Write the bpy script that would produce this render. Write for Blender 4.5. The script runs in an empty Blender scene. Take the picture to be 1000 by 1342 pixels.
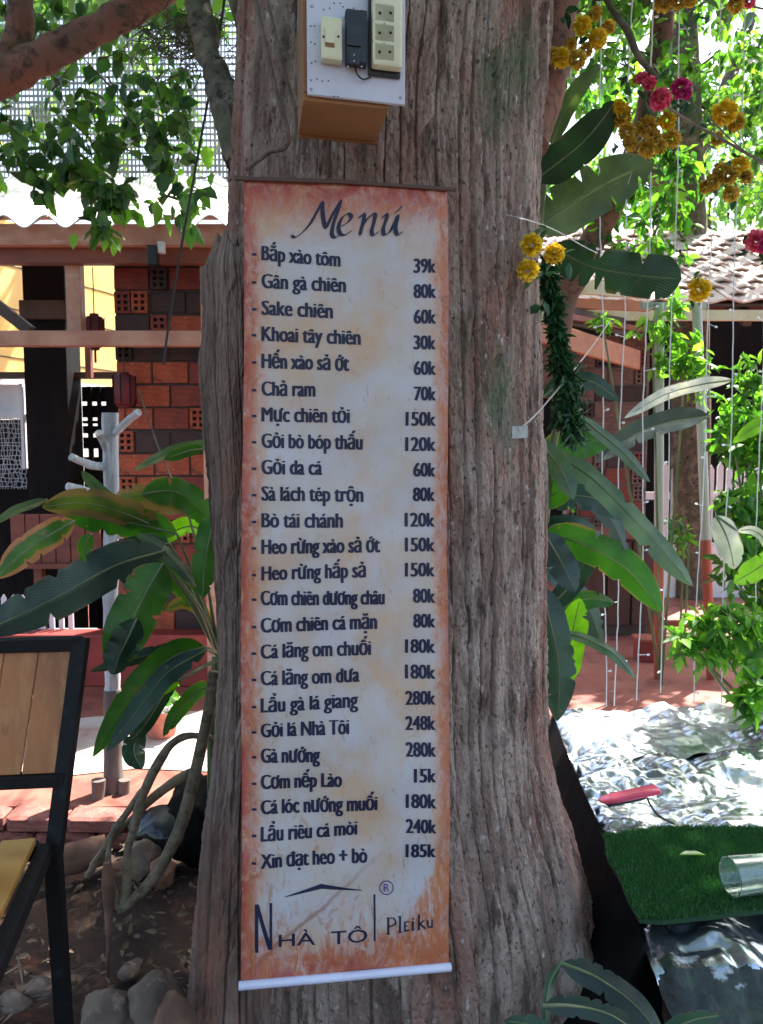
import bpy, bmesh, math, random
import numpy as np
from mathutils import Vector, Matrix, Euler
random.seed(7)
R = math.radians
PI = math.pi
V = Vector
scene = bpy.context.scene
COL = scene.collection
# ------------------------------------------------------------------ camera, sky, sun, exposure
F = 1050.0
PITCH = math.atan(91 / F)
HC = 1.30
cam = bpy.data.cameras.new('camera')
cam.sensor_fit = 'VERTICAL'; cam.sensor_height = 36.0; cam.lens = F / 1342 * 36.0
cam.clip_end = 500; cam.clip_start = 0.02
cam.dof.use_dof = True; cam.dof.focus_distance = 1.52; cam.dof.aperture_fstop = 12.0
camo = bpy.data.objects.new('camera', cam); COL.objects.link(camo)
camo.location = (0, 0, HC); camo.rotation_euler = (PI / 2 - PITCH, 0, 0)
scene.camera = camo
SUN_EL, SUN_AZ = 57.0, 38.0          # azimuth clockwise from +Y
SD = V((math.sin(R(SUN_AZ)) * math.cos(R(SUN_EL)), math.cos(R(SUN_AZ)) * math.cos(R(SUN_EL)), math.sin(R(SUN_EL))))
world = bpy.data.worlds.new('World'); scene.world = world; world.use_nodes = True
wn = world.node_tree
bg = wn.nodes['Background']
sky = wn.nodes.new('ShaderNodeTexSky'); sky.sky_type = 'NISHITA'; sky.sun_disc = False
sky.sun_elevation = R(SUN_EL); sky.sun_rotation = R(SUN_AZ)
sky.dust_density = 3.0; sky.air_density = 1.0; sky.ozone_density = 1.0
wn.links.new(sky.outputs[0], bg.inputs[0]); bg.inputs[1].default_value = 0.13
sl = bpy.data.lights.new('sun', 'SUN'); sl.energy = 5.0; sl.angle = R(0.5); sl.color = (1, .95, .87)
so = bpy.data.objects.new('sun', sl); COL.objects.link(so); so.rotation_euler = SD.to_track_quat('Z', 'Y').to_euler(); so.location = (4, 6, 9)
scene.view_settings.view_transform = 'Standard'; scene.view_settings.look = 'None'
scene.view_settings.gamma = 1; scene.view_settings.use_curve_mapping = False
scene.view_settings.exposure = 2.0

# ------------------------------------------------------------------ geometry helpers
CP, SP = math.cos(PITCH), math.sin(PITCH)
CAM = V((0, 0, HC))
def ray(px, py):
    x = (px - 500) / F; y = (671 - py) / F
    return V((x, CP + y * SP, -SP + y * CP))
def W(px, py, Y):
    d = ray(px, py); return CAM + d * (Y / d.y)
def G(px, py, z):
    d = ray(px, py); return CAM + d * ((z - HC) / d.z)

def wloc(o):
    v = V((0, 0, 0))
    while o is not None:
        v += o.location; o = o.parent
    return v
def tag(o, label=None, cat=None, group=None, kind=None):
    if label: o['label'] = label
    if cat: o['category'] = cat
    if group: o['group'] = group
    if kind: o['kind'] = kind
    return o
def thing(name, loc, label, cat, group=None):
    o = bpy.data.objects.new(name, None); COL.objects.link(o); o.location = V(loc); o.empty_display_size = .05
    return tag(o, label, cat, group)
def link_mesh(name, me, mat, parent=None, smooth=False):
    o = bpy.data.objects.new(name, me); COL.objects.link(o)
    if mat is not None and len(me.materials) == 0: me.materials.append(mat)
    if smooth: me.polygons.foreach_set('use_smooth', [True] * len(me.polygons))
    if parent is not None: o.parent = parent
    return o
def np_mesh(name, verts, faces, uv=None, fattr=None):
    """verts (N,3); faces (M,k) k = 3 or 4"""
    me = bpy.data.meshes.new(name)
    verts = np.asarray(verts, np.float32); faces = np.asarray(faces, np.int32)
    M, k = faces.shape
    me.vertices.add(len(verts)); me.vertices.foreach_set('co', verts.ravel())
    me.loops.add(M * k); me.loops.foreach_set('vertex_index', faces.ravel())
    me.polygons.add(M); me.polygons.foreach_set('loop_start', np.arange(0, M * k, k, dtype=np.int32))
    me.update(calc_edges=True)
    if uv is not None:
        l = me.uv_layers.new(name='UVMap'); l.data.foreach_set('uv', np.asarray(uv, np.float32)[faces.ravel()].ravel())
    if fattr is not None:
        a = me.attributes.new('rnd', 'FLOAT', 'FACE'); a.data.foreach_set('value', np.asarray(fattr, np.float32))
    me.validate()
    return me

class MB:
    def __init__(s): s.v = []; s.f = []; s.m = []; s.cur = 0
    def add(s, vs, fs):
        b = len(s.v); s.v += [tuple(x) for x in vs]; s.f += [tuple(b + i for i in f) for f in fs]; s.m += [s.cur] * len(fs)
    def obox(s, o, ax, a, b, c, bev=0.0):
        u, v, w = ax
        if bev <= 0:
            P = [o + u * x + v * y + w * z for z in c for y in b for x in a]
            fs = [(0, 2, 3, 1), (4, 5, 7, 6), (0, 1, 5, 4), (2, 6, 7, 3), (0, 4, 6, 2), (1, 3, 7, 5)]
            if u.cross(v).dot(w) < 0: fs = [f[::-1] for f in fs]
            s.add(P, fs); return
        bm = bmesh.new(); bmesh.ops.create_cube(bm, size=1)
        for q in bm.verts:
            q.co = V((a[0] + (q.co.x + .5) * (a[1] - a[0]), b[0] + (q.co.y + .5) * (b[1] - b[0]), c[0] + (q.co.z + .5) * (c[1] - c[0])))
        bmesh.ops.bevel(bm, geom=list(bm.edges), offset=bev, segments=2, profile=.6, affect='EDGES')
        bm.verts.ensure_lookup_table()
        fl = u.cross(v).dot(w) < 0
        P = [o + u * q.co.x + v * q.co.y + w * q.co.z for q in bm.verts]
        s.add(P, [tuple(q.index for q in (reversed(f.verts) if fl else f.verts)) for f in bm.faces]); bm.free()
    def box(s, lo, hi, bev=0.0):
        lo = V(lo); hi = V(hi); d = hi - lo
        s.obox(lo, (V((1, 0, 0)), V((0, 1, 0)), V((0, 0, 1))), (0, d.x), (0, d.y), (0, d.z), bev)
    def beam(s, p, q, w, h, bev=0.0, up=V((0, 0, 1))):
        """box from p to q, w wide (sideways) and h high, centred on the line"""
        p = V(p); q = V(q); u = (q - p); L = u.length; u.normalize(); sd = u.cross(up).normalized(); vv = sd.cross(u)
        s.obox(p, (u, sd, vv), (0, L), (-w / 2, w / 2), (-h / 2, h / 2), bev)
    def tube(s, pts, rad, n=8, cap=True, jit=0.0, rs=None):
        pts = [V(p) for p in pts]; N = len(pts)
        if not hasattr(rad, '__len__'): rad = [rad] * N
        t = (pts[1] - pts[0]).normalized()
        a = t.orthogonal().normalized(); rows = []; vs = []
        for i in range(N):
            t2 = (pts[min(i + 1, N - 1)] - pts[max(i - 1, 0)])
            if t2.length > 1e-9:
                t2.normalize(); q = t.rotation_difference(t2); a = q @ a; t = t2
            a = (a - t * a.dot(t)).normalized(); b = t.cross(a)
            for k in range(n):
                ph = 2 * PI * k / n; r = rad[i] * (1 + (random.uniform(-jit, jit) if jit else 0))
                vs.append(pts[i] + a * (r * math.cos(ph)) + b * (r * math.sin(ph)))
        fs = []
        for i in range(N - 1):
            for k in range(n):
                k2 = (k + 1) % n
                fs.append((i * n + k, i * n + k2, (i + 1) * n + k2, (i + 1) * n + k))
        if cap:
            fs.append(tuple(range(n))[::-1]); fs.append(tuple((N - 1) * n + k for k in range(n)))
        s.add(vs, fs)
    def lathe(s, o, prof, n=16, axis=None):
        """prof: list of (r, h)"""
        o = V(o)
        if axis is None: u, v, w = V((1, 0, 0)), V((0, 1, 0)), V((0, 0, 1))
        else:
            w = V(axis).normalized(); u = w.orthogonal().normalized(); v = w.cross(u)
        vs = [o + u * (r * math.cos(2 * PI * k / n)) + v * (r * math.sin(2 * PI * k / n)) + w * h for r, h in prof for k in range(n)]
        fs = []
        for i in range(len(prof) - 1):
            for k in range(n):
                k2 = (k + 1) % n; fs.append((i * n + k, i * n + k2, (i + 1) * n + k2, (i + 1) * n + k))
        s.add(vs, fs)
    def build(s, name, mat, parent=None, smooth=False, origin=None):
        off = wloc(parent) if parent is not None else V((0, 0, 0))
        if parent is None and origin is not None: off = V(origin)
        me = bpy.data.meshes.new(name)
        me.from_pydata([(x - off.x, y - off.y, z - off.z) for x, y, z in s.v], [], s.f)
        if isinstance(mat, (list, tuple)):
            for m_ in mat: me.materials.append(m_)
            me.polygons.foreach_set('material_index', s.m)
        o = link_mesh(name, me, None if isinstance(mat, (list, tuple)) else mat, parent, smooth)
        if parent is None and origin is not None: o.location = V(origin)
        if smooth: me.set_sharp_from_angle(angle=R(45))
        return o

def crom(pts, n, vals=None):
    """catmull-rom resample of points (and of a list of scalars)"""
    P = [V(p) for p in pts]; m = len(P) - 1; out = []; ov = []
    for i in range(n):
        t = i / (n - 1) * m; k = min(int(t), m - 1); t -= k
        p0 = P[k - 1] if k > 0 else P[0] * 2 - P[1]
        p3 = P[k + 2] if k + 2 <= m else P[m] * 2 - P[m - 1]
        p1, p2 = P[k], P[k + 1]
        out.append(.5 * ((2 * p1) + (p2 - p0) * t + (2 * p0 - 5 * p1 + 4 * p2 - p3) * t * t + (3 * p1 - p0 - 3 * p2 + p3) * t ** 3))
        if vals: ov.append(vals[k] * (1 - t) + vals[k + 1] * t)
    return (out, ov) if vals else out

# ------------------------------------------------------------------ numpy noise
def vnoise(x, y, seed=0, perx=None):
    rs = np.random.RandomState(seed); T = rs.rand(256, 256) * 2 - 1
    xi = np.floor(x).astype(int); yi = np.floor(y).astype(int)
    fx = x - xi; fy = y - yi; fx = fx * fx * (3 - 2 * fx); fy = fy * fy * (3 - 2 * fy)
    x1 = xi + 1
    if perx: xi = xi % perx; x1 = x1 % perx
    a = T[xi % 256, yi % 256]; b = T[x1 % 256, yi % 256]; c = T[xi % 256, (yi + 1) % 256]; d = T[x1 % 256, (yi + 1) % 256]
    return (a * (1 - fx) + b * fx) * (1 - fy) + (c * (1 - fx) + d * fx) * fy
def plates(x, y, per, seed, jit=.42):
    """stretched cells: returns (distance to the crack, random height of the plate); periodic in x"""
    rs = np.random.RandomState(seed); JX = rs.rand(256, 256); JY = rs.rand(256, 256); H = rs.rand(256, 256)
    xi = np.floor(x).astype(np.int32); yi = np.floor(y).astype(np.int32); d1 = np.full(x.shape, 9., np.float32); d2 = d1.copy(); h1 = np.zeros(x.shape, np.float32)
    for i in (-1, 0, 1):
        for j in (-1, 0, 1):
            cx, cy = xi + i, yi + j; a, b_ = (cx % per) % 256, cy % 256
            d = (cx + .5 + (JX[a, b_] - .5) * 2 * jit - x) ** 2 + (cy + .5 + (JY[a, b_] - .5) * 2 * jit - y) ** 2
            m_ = d < d1; d2 = np.where(m_, d1, np.minimum(d2, d)); h1 = np.where(m_, H[a, b_], h1); d1 = np.where(m_, d, d1)
    return np.sqrt(d2) - np.sqrt(d1), h1
def fbm(x, y, seed=0, o=4):
    r = 0; a = 1
    for k in range(o): r = r + a * vnoise(x * 2 ** k, y * 2 ** k, seed + k); a *= .5
    return r
def sstep(a, b, x):
    t = np.clip((x - a) / (b - a), 0, 1); return t * t * (3 - 2 * t)

# ------------------------------------------------------------------ material helpers
def mat(name, col, rough=.6, metal=0.0, noise=None, bump=None, spec=.5, coat=0.0):
    """noise = (second colour, scale, stretch xyz, lo, hi) or list of those; bump = (scale, strength, distance, stretch)"""
    m = bpy.data.materials.new(name); m.use_nodes = True; n = m.node_tree; P = n.nodes['Principled BSDF']
    P.inputs['Roughness'].default_value = rough; P.inputs['Metallic'].default_value = metal
    P.inputs['Specular IOR Level'].default_value = spec; P.inputs['Coat Weight'].default_value = coat
    P.inputs['Base Color'].default_value = (*col, 1)
    tc = n.nodes.new('ShaderNodeTexCoord')
    def coord(st):
        mp = n.nodes.new('ShaderNodeMapping'); mp.inputs['Scale'].default_value = st; n.links.new(tc.outputs['Object'], mp.inputs[0]); return mp.outputs[0]
    src = None
    for k, (c2, sc, st, lo, hi) in enumerate(noise if isinstance(noise, list) else ([noise] if noise else [])):
        t = n.nodes.new('ShaderNodeTexNoise'); t.inputs['Scale'].default_value = sc; t.inputs['Detail'].default_value = 6; t.inputs['Roughness'].default_value = .6
        t.noise_dimensions = '4D'; t.inputs['W'].default_value = 3.7 * k
        n.links.new(coord(st), t.inputs[0])
        r = n.nodes.new('ShaderNodeMapRange'); r.inputs[1].default_value = lo; r.inputs[2].default_value = hi
        n.links.new(t.outputs[0], r.inputs[0])
        mx = n.nodes.new('ShaderNodeMix'); mx.data_type = 'RGBA'; n.links.new(r.outputs[0], mx.inputs[0])
        if src is None: mx.inputs[6].default_value = (*col, 1)
        else: n.links.new(src, mx.inputs[6])
        mx.inputs[7].default_value = (*c2, 1); src = mx.outputs[2]
    if src is not None: n.links.new(src, P.inputs['Base Color'])
    if bump:
        sc, stg, dist, st = bump
        t = n.nodes.new('ShaderNodeTexNoise'); t.inputs['Scale'].default_value = sc; t.inputs['Detail'].default_value = 8; n.links.new(coord(st), t.inputs[0])
        b = n.nodes.new('ShaderNodeBump'); b.inputs['Strength'].default_value = stg; b.inputs['Distance'].default_value = dist
        n.links.new(t.outputs[0], b.inputs['Height']); n.links.new(b.outputs[0], P.inputs['Normal'])
    return m
def leafmat(name, cols, trans=.35, rough=.4, tcol=None):
    """small leaves; per-leaf random colour through the face attribute rnd"""
    m = bpy.data.materials.new(name); m.use_nodes = True; n = m.node_tree; P = n.nodes['Principled BSDF']
    a = n.nodes.new('ShaderNodeAttribute'); a.attribute_name = 'rnd'
    r = n.nodes.new('ShaderNodeValToRGB'); r.color_ramp.elements[0].color = (*cols[0], 1); r.color_ramp.elements[1].color = (*cols[-1], 1)
    for k in range(1, len(cols) - 1):
        e = r.color_ramp.elements.new(k / (len(cols) - 1)); e.color = (*cols[k], 1)
    n.links.new(a.outputs['Fac'], r.inputs[0]); n.links.new(r.outputs[0], P.inputs['Base Color']); P.inputs['Roughness'].default_value = rough
    t = n.nodes.new('ShaderNodeBsdfTranslucent'); mx = n.nodes.new('ShaderNodeMixShader'); mx.inputs[0].default_value = trans
    mm = n.nodes.new('ShaderNodeMix'); mm.data_type = 'RGBA'; mm.blend_type = 'MULTIPLY'; mm.inputs[0].default_value = 1
    n.links.new(r.outputs[0], mm.inputs[6]); mm.inputs[7].default_value = (*(tcol or (2.3, 2.6, .8)), 1); mm.clamp_result = False
    n.links.new(mm.outputs[2], t.inputs[0])
    n.links.new(P.outputs[0], mx.inputs[1]); n.links.new(t.outputs[0], mx.inputs[2]); n.links.new(mx.outputs[0], n.nodes['Material Output'].inputs[0])
    return m
def bladeMat(name, col, edge=None, rib=(.25, .3, .16), trans=.3, rough=.32, edge_lo=.55, spot=(.20, .14, .05), spot_lo=.68, sheen_coat=.15):
    """big banana-like leaf: midrib and side veins from the UVs, blotches, brown margin"""
    m = bpy.data.materials.new(name); m.use_nodes = True; n = m.node_tree; L = n.links.new; P = n.nodes['Principled BSDF']
    uv = n.nodes.new('ShaderNodeTexCoord'); sx = n.nodes.new('ShaderNodeSeparateXYZ'); L(uv.outputs['UV'], sx.inputs[0])
    def M(op, a, b=None, c=None):
        q = n.nodes.new('ShaderNodeMath'); q.operation = op
        for i, v_ in enumerate((a, b, c)):
            if v_ is None: continue
            if isinstance(v_, (int, float)): q.inputs[i].default_value = v_
            else: L(v_, q.inputs[i])
        return q.outputs[0]
    def mix(f, a, b):
        q = n.nodes.new('ShaderNodeMix'); q.data_type = 'RGBA'
        if isinstance(f, (int, float)): q.inputs[0].default_value = f
        else: L(f, q.inputs[0])
        for i, v_ in ((6, a), (7, b)):
            if isinstance(v_, tuple): q.inputs[i].default_value = (*v_, 1)
            else: L(v_, q.inputs[i])
        return q.outputs[2]
    au = M('ABSOLUTE', M('SUBTRACT', sx.outputs[0], .5))      # 0 at midrib .. .5 at margin
    nz = n.nodes.new('ShaderNodeTexNoise'); nz.inputs['Scale'].default_value = 9; nz.inputs['Detail'].default_value = 6; L(uv.outputs['Object'], nz.inputs[0])
    n2 = n.nodes.new('ShaderNodeTexNoise'); n2.inputs['Scale'].default_value = 38; n2.inputs['Detail'].default_value = 5; L(uv.outputs['Object'], n2.inputs[0])
    nr_ = n.nodes.new('ShaderNodeMapRange'); nr_.inputs[1].default_value = .35; nr_.inputs[2].default_value = .65; L(nz.outputs[0], nr_.inputs[0]); c = mix(nr_.outputs[0], tuple(x * .60 for x in col), (col[0] * 1.9, col[1] * 1.5, col[2] * 1.3))
    vein = M('SINE', M('MULTIPLY', M('SUBTRACT', M('MULTIPLY', sx.outputs[1], 1.0), M('MULTIPLY', au, .35)), 260))
    vein2 = M('MULTIPLY', M('ADD', vein, 1), .5)
    c = mix(M('MULTIPLY', vein2, .10), c, tuple(min(1, x * 1.9) for x in col))
    if edge is None: edge = (.17, .12, .05); edge_lo = .78
    if edge:
        e = n.nodes.new('ShaderNodeMapRange'); e.inputs[1].default_value = edge_lo; e.inputs[2].default_value = edge_lo + .1
        L(M('ADD', M('MULTIPLY', au, 1.1), M('MULTIPLY', nz.outputs[0], .5)), e.inputs[0]); c = mix(e.outputs[0], c, edge)
    sp = n.nodes.new('ShaderNodeMapRange'); sp.inputs[1].default_value = spot_lo; sp.inputs[2].default_value = spot_lo + .05; L(n2.outputs[0], sp.inputs[0]); c = mix(M('MULTIPLY', sp.outputs[0], .7), c, spot)
    rb = n.nodes.new('ShaderNodeMapRange'); rb.inputs[1].default_value = .030; rb.inputs[2].default_value = .012; L(au, rb.inputs[0])
    c = mix(rb.outputs[0], c, rib)
    L(c, P.inputs['Base Color']); P.inputs['Roughness'].default_value = rough; P.inputs['Coat Weight'].default_value = sheen_coat; P.inputs['Coat Roughness'].default_value = .3
    b = n.nodes.new('ShaderNodeBump'); b.inputs['Strength'].default_value = .22; b.inputs['Distance'].default_value = .0012; L(M('ADD', vein, M('MULTIPLY', n2.outputs[0], .8)), b.inputs['Height']); L(b.outputs[0], P.inputs['Normal'])
    t = n.nodes.new('ShaderNodeBsdfTranslucent'); mm = n.nodes.new('ShaderNodeMix'); mm.data_type = 'RGBA'; mm.blend_type = 'MULTIPLY'; mm.inputs[0].default_value = 1
    mm.clamp_result = False
    L(c, mm.inputs[6]); mm.inputs[7].default_value = (2.0, 2.4, .7, 1); L(mm.outputs[2], t.inputs[0])
    mx = n.nodes.new('ShaderNodeMixShader'); mx.inputs[0].default_value = trans
    L(P.outputs[0], mx.inputs[1]); L(t.outputs[0], mx.inputs[2]); L(mx.outputs[0], n.nodes['Material Output'].inputs[0])
    return m

# ------------------------------------------------------------------ materials
ONE = (1, 1, 1)
m_bark = mat('trunk_bark', (.215, .148, .120), .9, noise=[((.34, .265, .22), 16, (1, 1, .22), .44, .58), ((.26, .125, .095), 6, (1, 1, .35), .50, .64), ((.115, .080, .064), 34, (1, 1, .22), .54, .62), ((.135, .145, .095), 5, (1, 1, .5), .56, .68), ((.45, .40, .37), 60, (1, 1, .5), .60, .68), ((.07, .050, .044), 130, (1, 1, .6), .57, .65)], bump=(210, 1.0, .004, (1, 1, .6)), spec=.15)
m_bark_old = mat('old_stem_bark', (.165, .110, .085), .9, noise=[((.27, .20, .165), 12, (1, 1, .2), .42, .62), ((.26, .12, .085), 6, (1, 1, .25), .5, .64), ((.07, .05, .04), 26, (1, 1, .12), .5, .66)], bump=(110, .7, .004, (1, 1, .25)), spec=.2)
m_limb = mat('limb_bark', (.17, .105, .085), .85, noise=[((.24, .115, .085), 10, (.5, .5, .5), .42, .6), ((.09, .10, .05), 6, ONE, .55, .7), ((.07, .045, .04), 30, ONE, .5, .65)], bump=(60, .8, .006, ONE), spec=.2)
m_greylimb = mat('grey_limb_bark', (.105, .09, .066), .9, noise=[((.20, .17, .13), 14, ONE, .46, .6), ((.04, .035, .028), 45, ONE, .54, .62), ((.08, .09, .05), 7, ONE, .5, .65)], bump=(60, .8, .005, ONE), spec=.2)
m_root = mat('aerial_root', (.12, .085, .055), .8, noise=[((.20, .16, .10), 25, ONE, .4, .6), ((.06, .05, .03), 50, ONE, .5, .65)], bump=(120, .6, .003, ONE))
m_twig = mat('twig', (.10, .07, .05), .8, noise=((.18, .14, .11), 40, ONE, .4, .6))
m_dirt = mat('bare_earth', (.080, .050, .038), .95, noise=[((.045, .032, .027), 3.5, ONE, .42, .6), ((.15, .10, .08), 30, ONE, .58, .7), ((.16, .07, .05), 8, ONE, .56, .7)], bump=(70, .9, .008, ONE), spec=.15)
m_litter = leafmat('dry_litter', [(.07, .045, .028), (.13, .085, .05), (.22, .16, .10), (.08, .06, .035)], .1, .8, (1, 1, 1))
m_redfloor = mat('red_floor', (.27, .075, .055), .55, noise=[((.36, .13, .09), 4, ONE, .42, .62), ((.15, .05, .04), 12, ONE, .52, .68), ((.40, .22, .17), 45, ONE, .62, .72)], bump=(60, .3, .003, ONE))
m_redstone = mat('kerb_stone', (.33, .11, .085), .8, noise=[((.20, .07, .055), 25, (1, 1, 3), .42, .6), ((.42, .22, .18), 50, ONE, .55, .7)], bump=(50, .8, .006, (1, 1, 2)))
m_plinth = mat('red_paint_plinth', (.33, .045, .035), .5, noise=((.20, .03, .025), 7, ONE, .4, .65), bump=(30, .3, .003, ONE))
m_brick_o = mat('orange_brick', (.46, .10, .042), .8, noise=[((.32, .065, .03), 14, (1, 1, 5), .4, .6), ((.18, .05, .035), 22, ONE, .54, .66), ((.50, .24, .16), 55, ONE, .60, .68)], bump=(30, .5, .003, (.4, .4, 6)))
m_brick_r = mat('red_brick', (.27, .05, .032), .75, noise=[((.18, .035, .025), 14, (1, 1, 5), .4, .6), ((.36, .10, .06), 40, ONE, .6, .7)], bump=(30, .5, .003, (.4, .4, 6)))
m_brick_d = mat('dark_brick', (.07, .028, .024), .7, noise=((.035, .022, .022), 14, (1, 1, 5), .4, .6), bump=(30, .5, .003, (.4, .4, 6)))
m_brick_p = mat('pale_old_brick', (.22, .12, .10), .85, noise=[((.14, .07, .06), 14, (1, 1, 5), .4, .6), ((.32, .20, .17), 40, ONE, .58, .7)], bump=(30, .5, .003, (.4, .4, 6)))
m_mortar = mat('mortar', (.10, .065, .055), .95, noise=((.10, .07, .06), 20, ONE, .4, .6), bump=(60, .6, .003, ONE))
m_mortar_l = mat('pale_mortar', (.16, .11, .10), .95, noise=((.24, .18, .16), 20, ONE, .4, .6), bump=(60, .6, .003, ONE))
m_pinkwood = mat('pink_painted_wood', (.58, .31, .22), .6, noise=[((.46, .21, .14), 6, (1, 1, 1), .42, .6), ((.66, .44, .35), 22, (.25, 1, 1), .55, .7)], bump=(80, .35, .002, (.15, 1, 1)))
m_redwood = mat('red_brown_wood', (.26, .075, .042), .55, noise=((.16, .045, .03), 9, (.3, 1, 1), .4, .65), bump=(80, .35, .002, (.15, 1, 1)))
m_orangewood = mat('orange_fascia_wood', (.50, .20, .10), .6, noise=[((.38, .14, .07), 9, (.3, 1, 1), .4, .65), ((.56, .30, .2), 30, (.3, 1, 1), .6, .7)], bump=(80, .35, .002, (.15, 1, 1)))
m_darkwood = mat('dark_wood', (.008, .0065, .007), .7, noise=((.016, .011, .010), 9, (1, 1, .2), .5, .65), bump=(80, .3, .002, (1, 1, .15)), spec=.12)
m_brownwood = mat('brown_wood', (.085, .050, .035), .6, noise=((.05, .03, .022), 9, (1, 1, .2), .4, .65), bump=(80, .3, .002, (1, 1, .15)))
m_yellow = mat('yellow_wall_paint', (.85, .60, .16), .8, noise=[((.78, .56, .22), 1.7, ONE, .42, .62), ((.62, .45, .20), 18, ONE, .6, .72)], bump=(30, .2, .003, ONE))
m_cream = mat('cream_board', (.72, .68, .48), .7, noise=((.58, .52, .34), 8, ONE, .45, .65))
m_white = mat('white_paint', (.78, .79, .80), .5, noise=((.62, .63, .64), 9, ONE, .5, .7), bump=(60, .2, .002, ONE))
m_whitewall = mat('white_wall', (.74, .76, .78), .8, noise=((.62, .64, .66), 3, ONE, .45, .65), bump=(30, .2, .003, ONE))
m_sheet = mat('fibre_cement', (.72, .72, .69), .75, noise=((.50, .50, .46), 5, ONE, .48, .68), bump=(60, .3, .002, ONE))
m_net = mat('grey_mesh', (.33, .34, .36), .6, noise=((.5, .5, .52), 6, ONE, .4, .6))
m_tile = mat('roof_tile_clay', (.58, .38, .31), .75, noise=[((.70, .56, .49), 8, ONE, .4, .6), ((.28, .15, .12), 16, ONE, .56, .7)], bump=(40, .5, .003, ONE))
m_driftpaint = mat('white_washed_pole', (.60, .62, .64), .7, noise=[((.25, .23, .21), 20, (1, 1, .15), .50, .60), ((.38, .38, .39), 14, (1, 1, .08), .42, .62), ((.75, .77, .8), 30, (1, 1, .1), .5, .7)], bump=(60, .6, .003, (1, 1, .1)))
m_greypole = mat('bare_grey_wood', (.22, .185, .165), .85, noise=((.13, .105, .09), 16, (1, 1, .12), .4, .6), bump=(60, .6, .003, (1, 1, .1)))
m_blackmetal = mat('black_steel', (.007, .007, .008), .62, noise=((.02, .02, .022), 30, ONE, .55, .7), bump=(120, .15, .0006, ONE), spec=.2)
m_slat = mat('varnished_pine', (.36, .130, .032), .5, noise=[((.24, .08, .018), 9, (1, 1, .12), .42, .62), ((.11, .045, .022), 10, (1, 1, .55), .66, .72), ((.42, .19, .06), 40, (1, 1, .06), .5, .7)], bump=(90, .3, .0015, (1, 1, .06)))
m_seat = mat('varnished_seat_pine', (.52, .28, .07), .35, noise=[((.36, .17, .04), 9, (.4, 1, 1), .42, .62), ((.14, .06, .02), 12, ONE, .66, .72)], bump=(90, .3, .0015, (1, .1, 1)), coat=.3)
m_rock = mat('field_stone', (.20, .15, .115), .9, noise=[((.12, .09, .075), 7, ONE, .4, .6), ((.30, .25, .21), 28, ONE, .55, .7)], bump=(45, .8, .006, ONE), spec=.2)
m_log = mat('sawn_log', (.22, .12, .085), .9, noise=((.12, .07, .05), 12, ONE, .4, .6), bump=(40, .7, .005, ONE), spec=.2)
m_mattblack = mat('matt_black', (.004, .004, .005), .8, noise=((.010, .009, .009), 8, ONE, .4, .6), bump=(14, .4, .006, ONE), spec=.08)  # matt black: the sack, and the dark void beside the trunk
m_bag = mat('shiny_black_bag', (.012, .013, .015), .25, bump=(12, .6, .01, ONE))
m_foil = mat('silver_foil', (.66, .72, .76), .34, 1.0, noise=((.46, .52, .57), 10, ONE, .45, .65), bump=(22, .4, .008, ONE))
m_foil_w = mat('white_silver_foil', (.60, .66, .69), .24, .93, noise=((.36, .42, .46), 5, ONE, .46, .58), bump=(15, .5, .010, ONE))
m_foil_shade = mat('shaded_foil', (.014, .022, .018), .45, .0, noise=[((.008, .012, .010), 6, ONE, .42, .6), ((.03, .055, .03), 16, ONE, .5, .6), ((.42, .47, .49), 8, (1, 1, 1.6), .535, .575)], bump=(30, .9, .010, ONE))  # foil drop: shade and green reflections painted in, with silver scraps
m_turfbase = mat('turf_backing', (.012, .05, .018), .9)
m_turf = leafmat('turf_blade', [(.018, .075, .018), (.03, .125, .03), (.06, .18, .045)], .15, .45, (1.2, 1.6, .9))
m_pinkplastic = mat('pink_plastic', (.72, .06, .13), .35, noise=((.60, .04, .09), 20, ONE, .4, .6), coat=.3)
m_blackplast = mat('black_plastic', (.015, .017, .022), .4, noise=((.03, .035, .045), 60, ONE, .5, .7))
m_creamplast = mat('cream_plastic', (.74, .72, .50), .4, noise=((.66, .62, .40), 12, ONE, .4, .65))
m_panel = mat('white_switch_panel', (.60, .60, .68), .5, noise=[((.52, .51, .58), 9, ONE, .42, .62), ((.30, .28, .32), 90, ONE, .68, .74)])
m_boxwood = mat('ochre_board', (.30, .135, .045), .6, noise=[((.20, .085, .028), 6, (.3, 1, 1), .4, .62)], bump=(80, .2, .002, (.15, 1, 1)))
m_hole = mat('dark_hole', (.01, .01, .01), .8)
m_ink = mat('navy_ink', (.010, .012, .045), .6)
m_inkblue = mat('blue_ink', (.03, .04, .26), .6)
m_halo = mat('white_outline_ink', (.62, .60, .66), .6)
m_tubewhite = mat('white_plastic_tube', (.70, .71, .86), .4, noise=((.60, .60, .74), 9, ONE, .45, .65))
m_rod = mat('dark_rod', (.10, .055, .04), .6)
m_lantern = mat('red_lantern_cloth', (.16, .010, .014), .6, noise=((.09, .008, .010), 12, ONE, .4, .6))
m_cord = mat('white_cord', (.72, .74, .74), .5)
m_led = mat('clear_led', (.85, .9, .9), .15)
m_cable = mat('black_cable', (.014, .014, .015), .6)
m_wire = mat('grey_wire', (.42, .42, .40), .4, .6)
m_polegr = mat('painted_swing_pole', (.46, .48, .45), .55, noise=((.36, .40, .33), 12, (1, 1, .1), .4, .6), bump=(60, .3, .002, ONE))
m_polered = mat('rust_red_pole', (.48, .11, .06), .55, noise=((.24, .055, .035), 14, (1, 1, .1), .4, .6), bump=(60, .3, .002, ONE))
m_pot = mat('clay_pot', (.50, .17, .12), .7, noise=((.38, .12, .08), 14, ONE, .4, .6), bump=(40, .4, .002, ONE))
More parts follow.
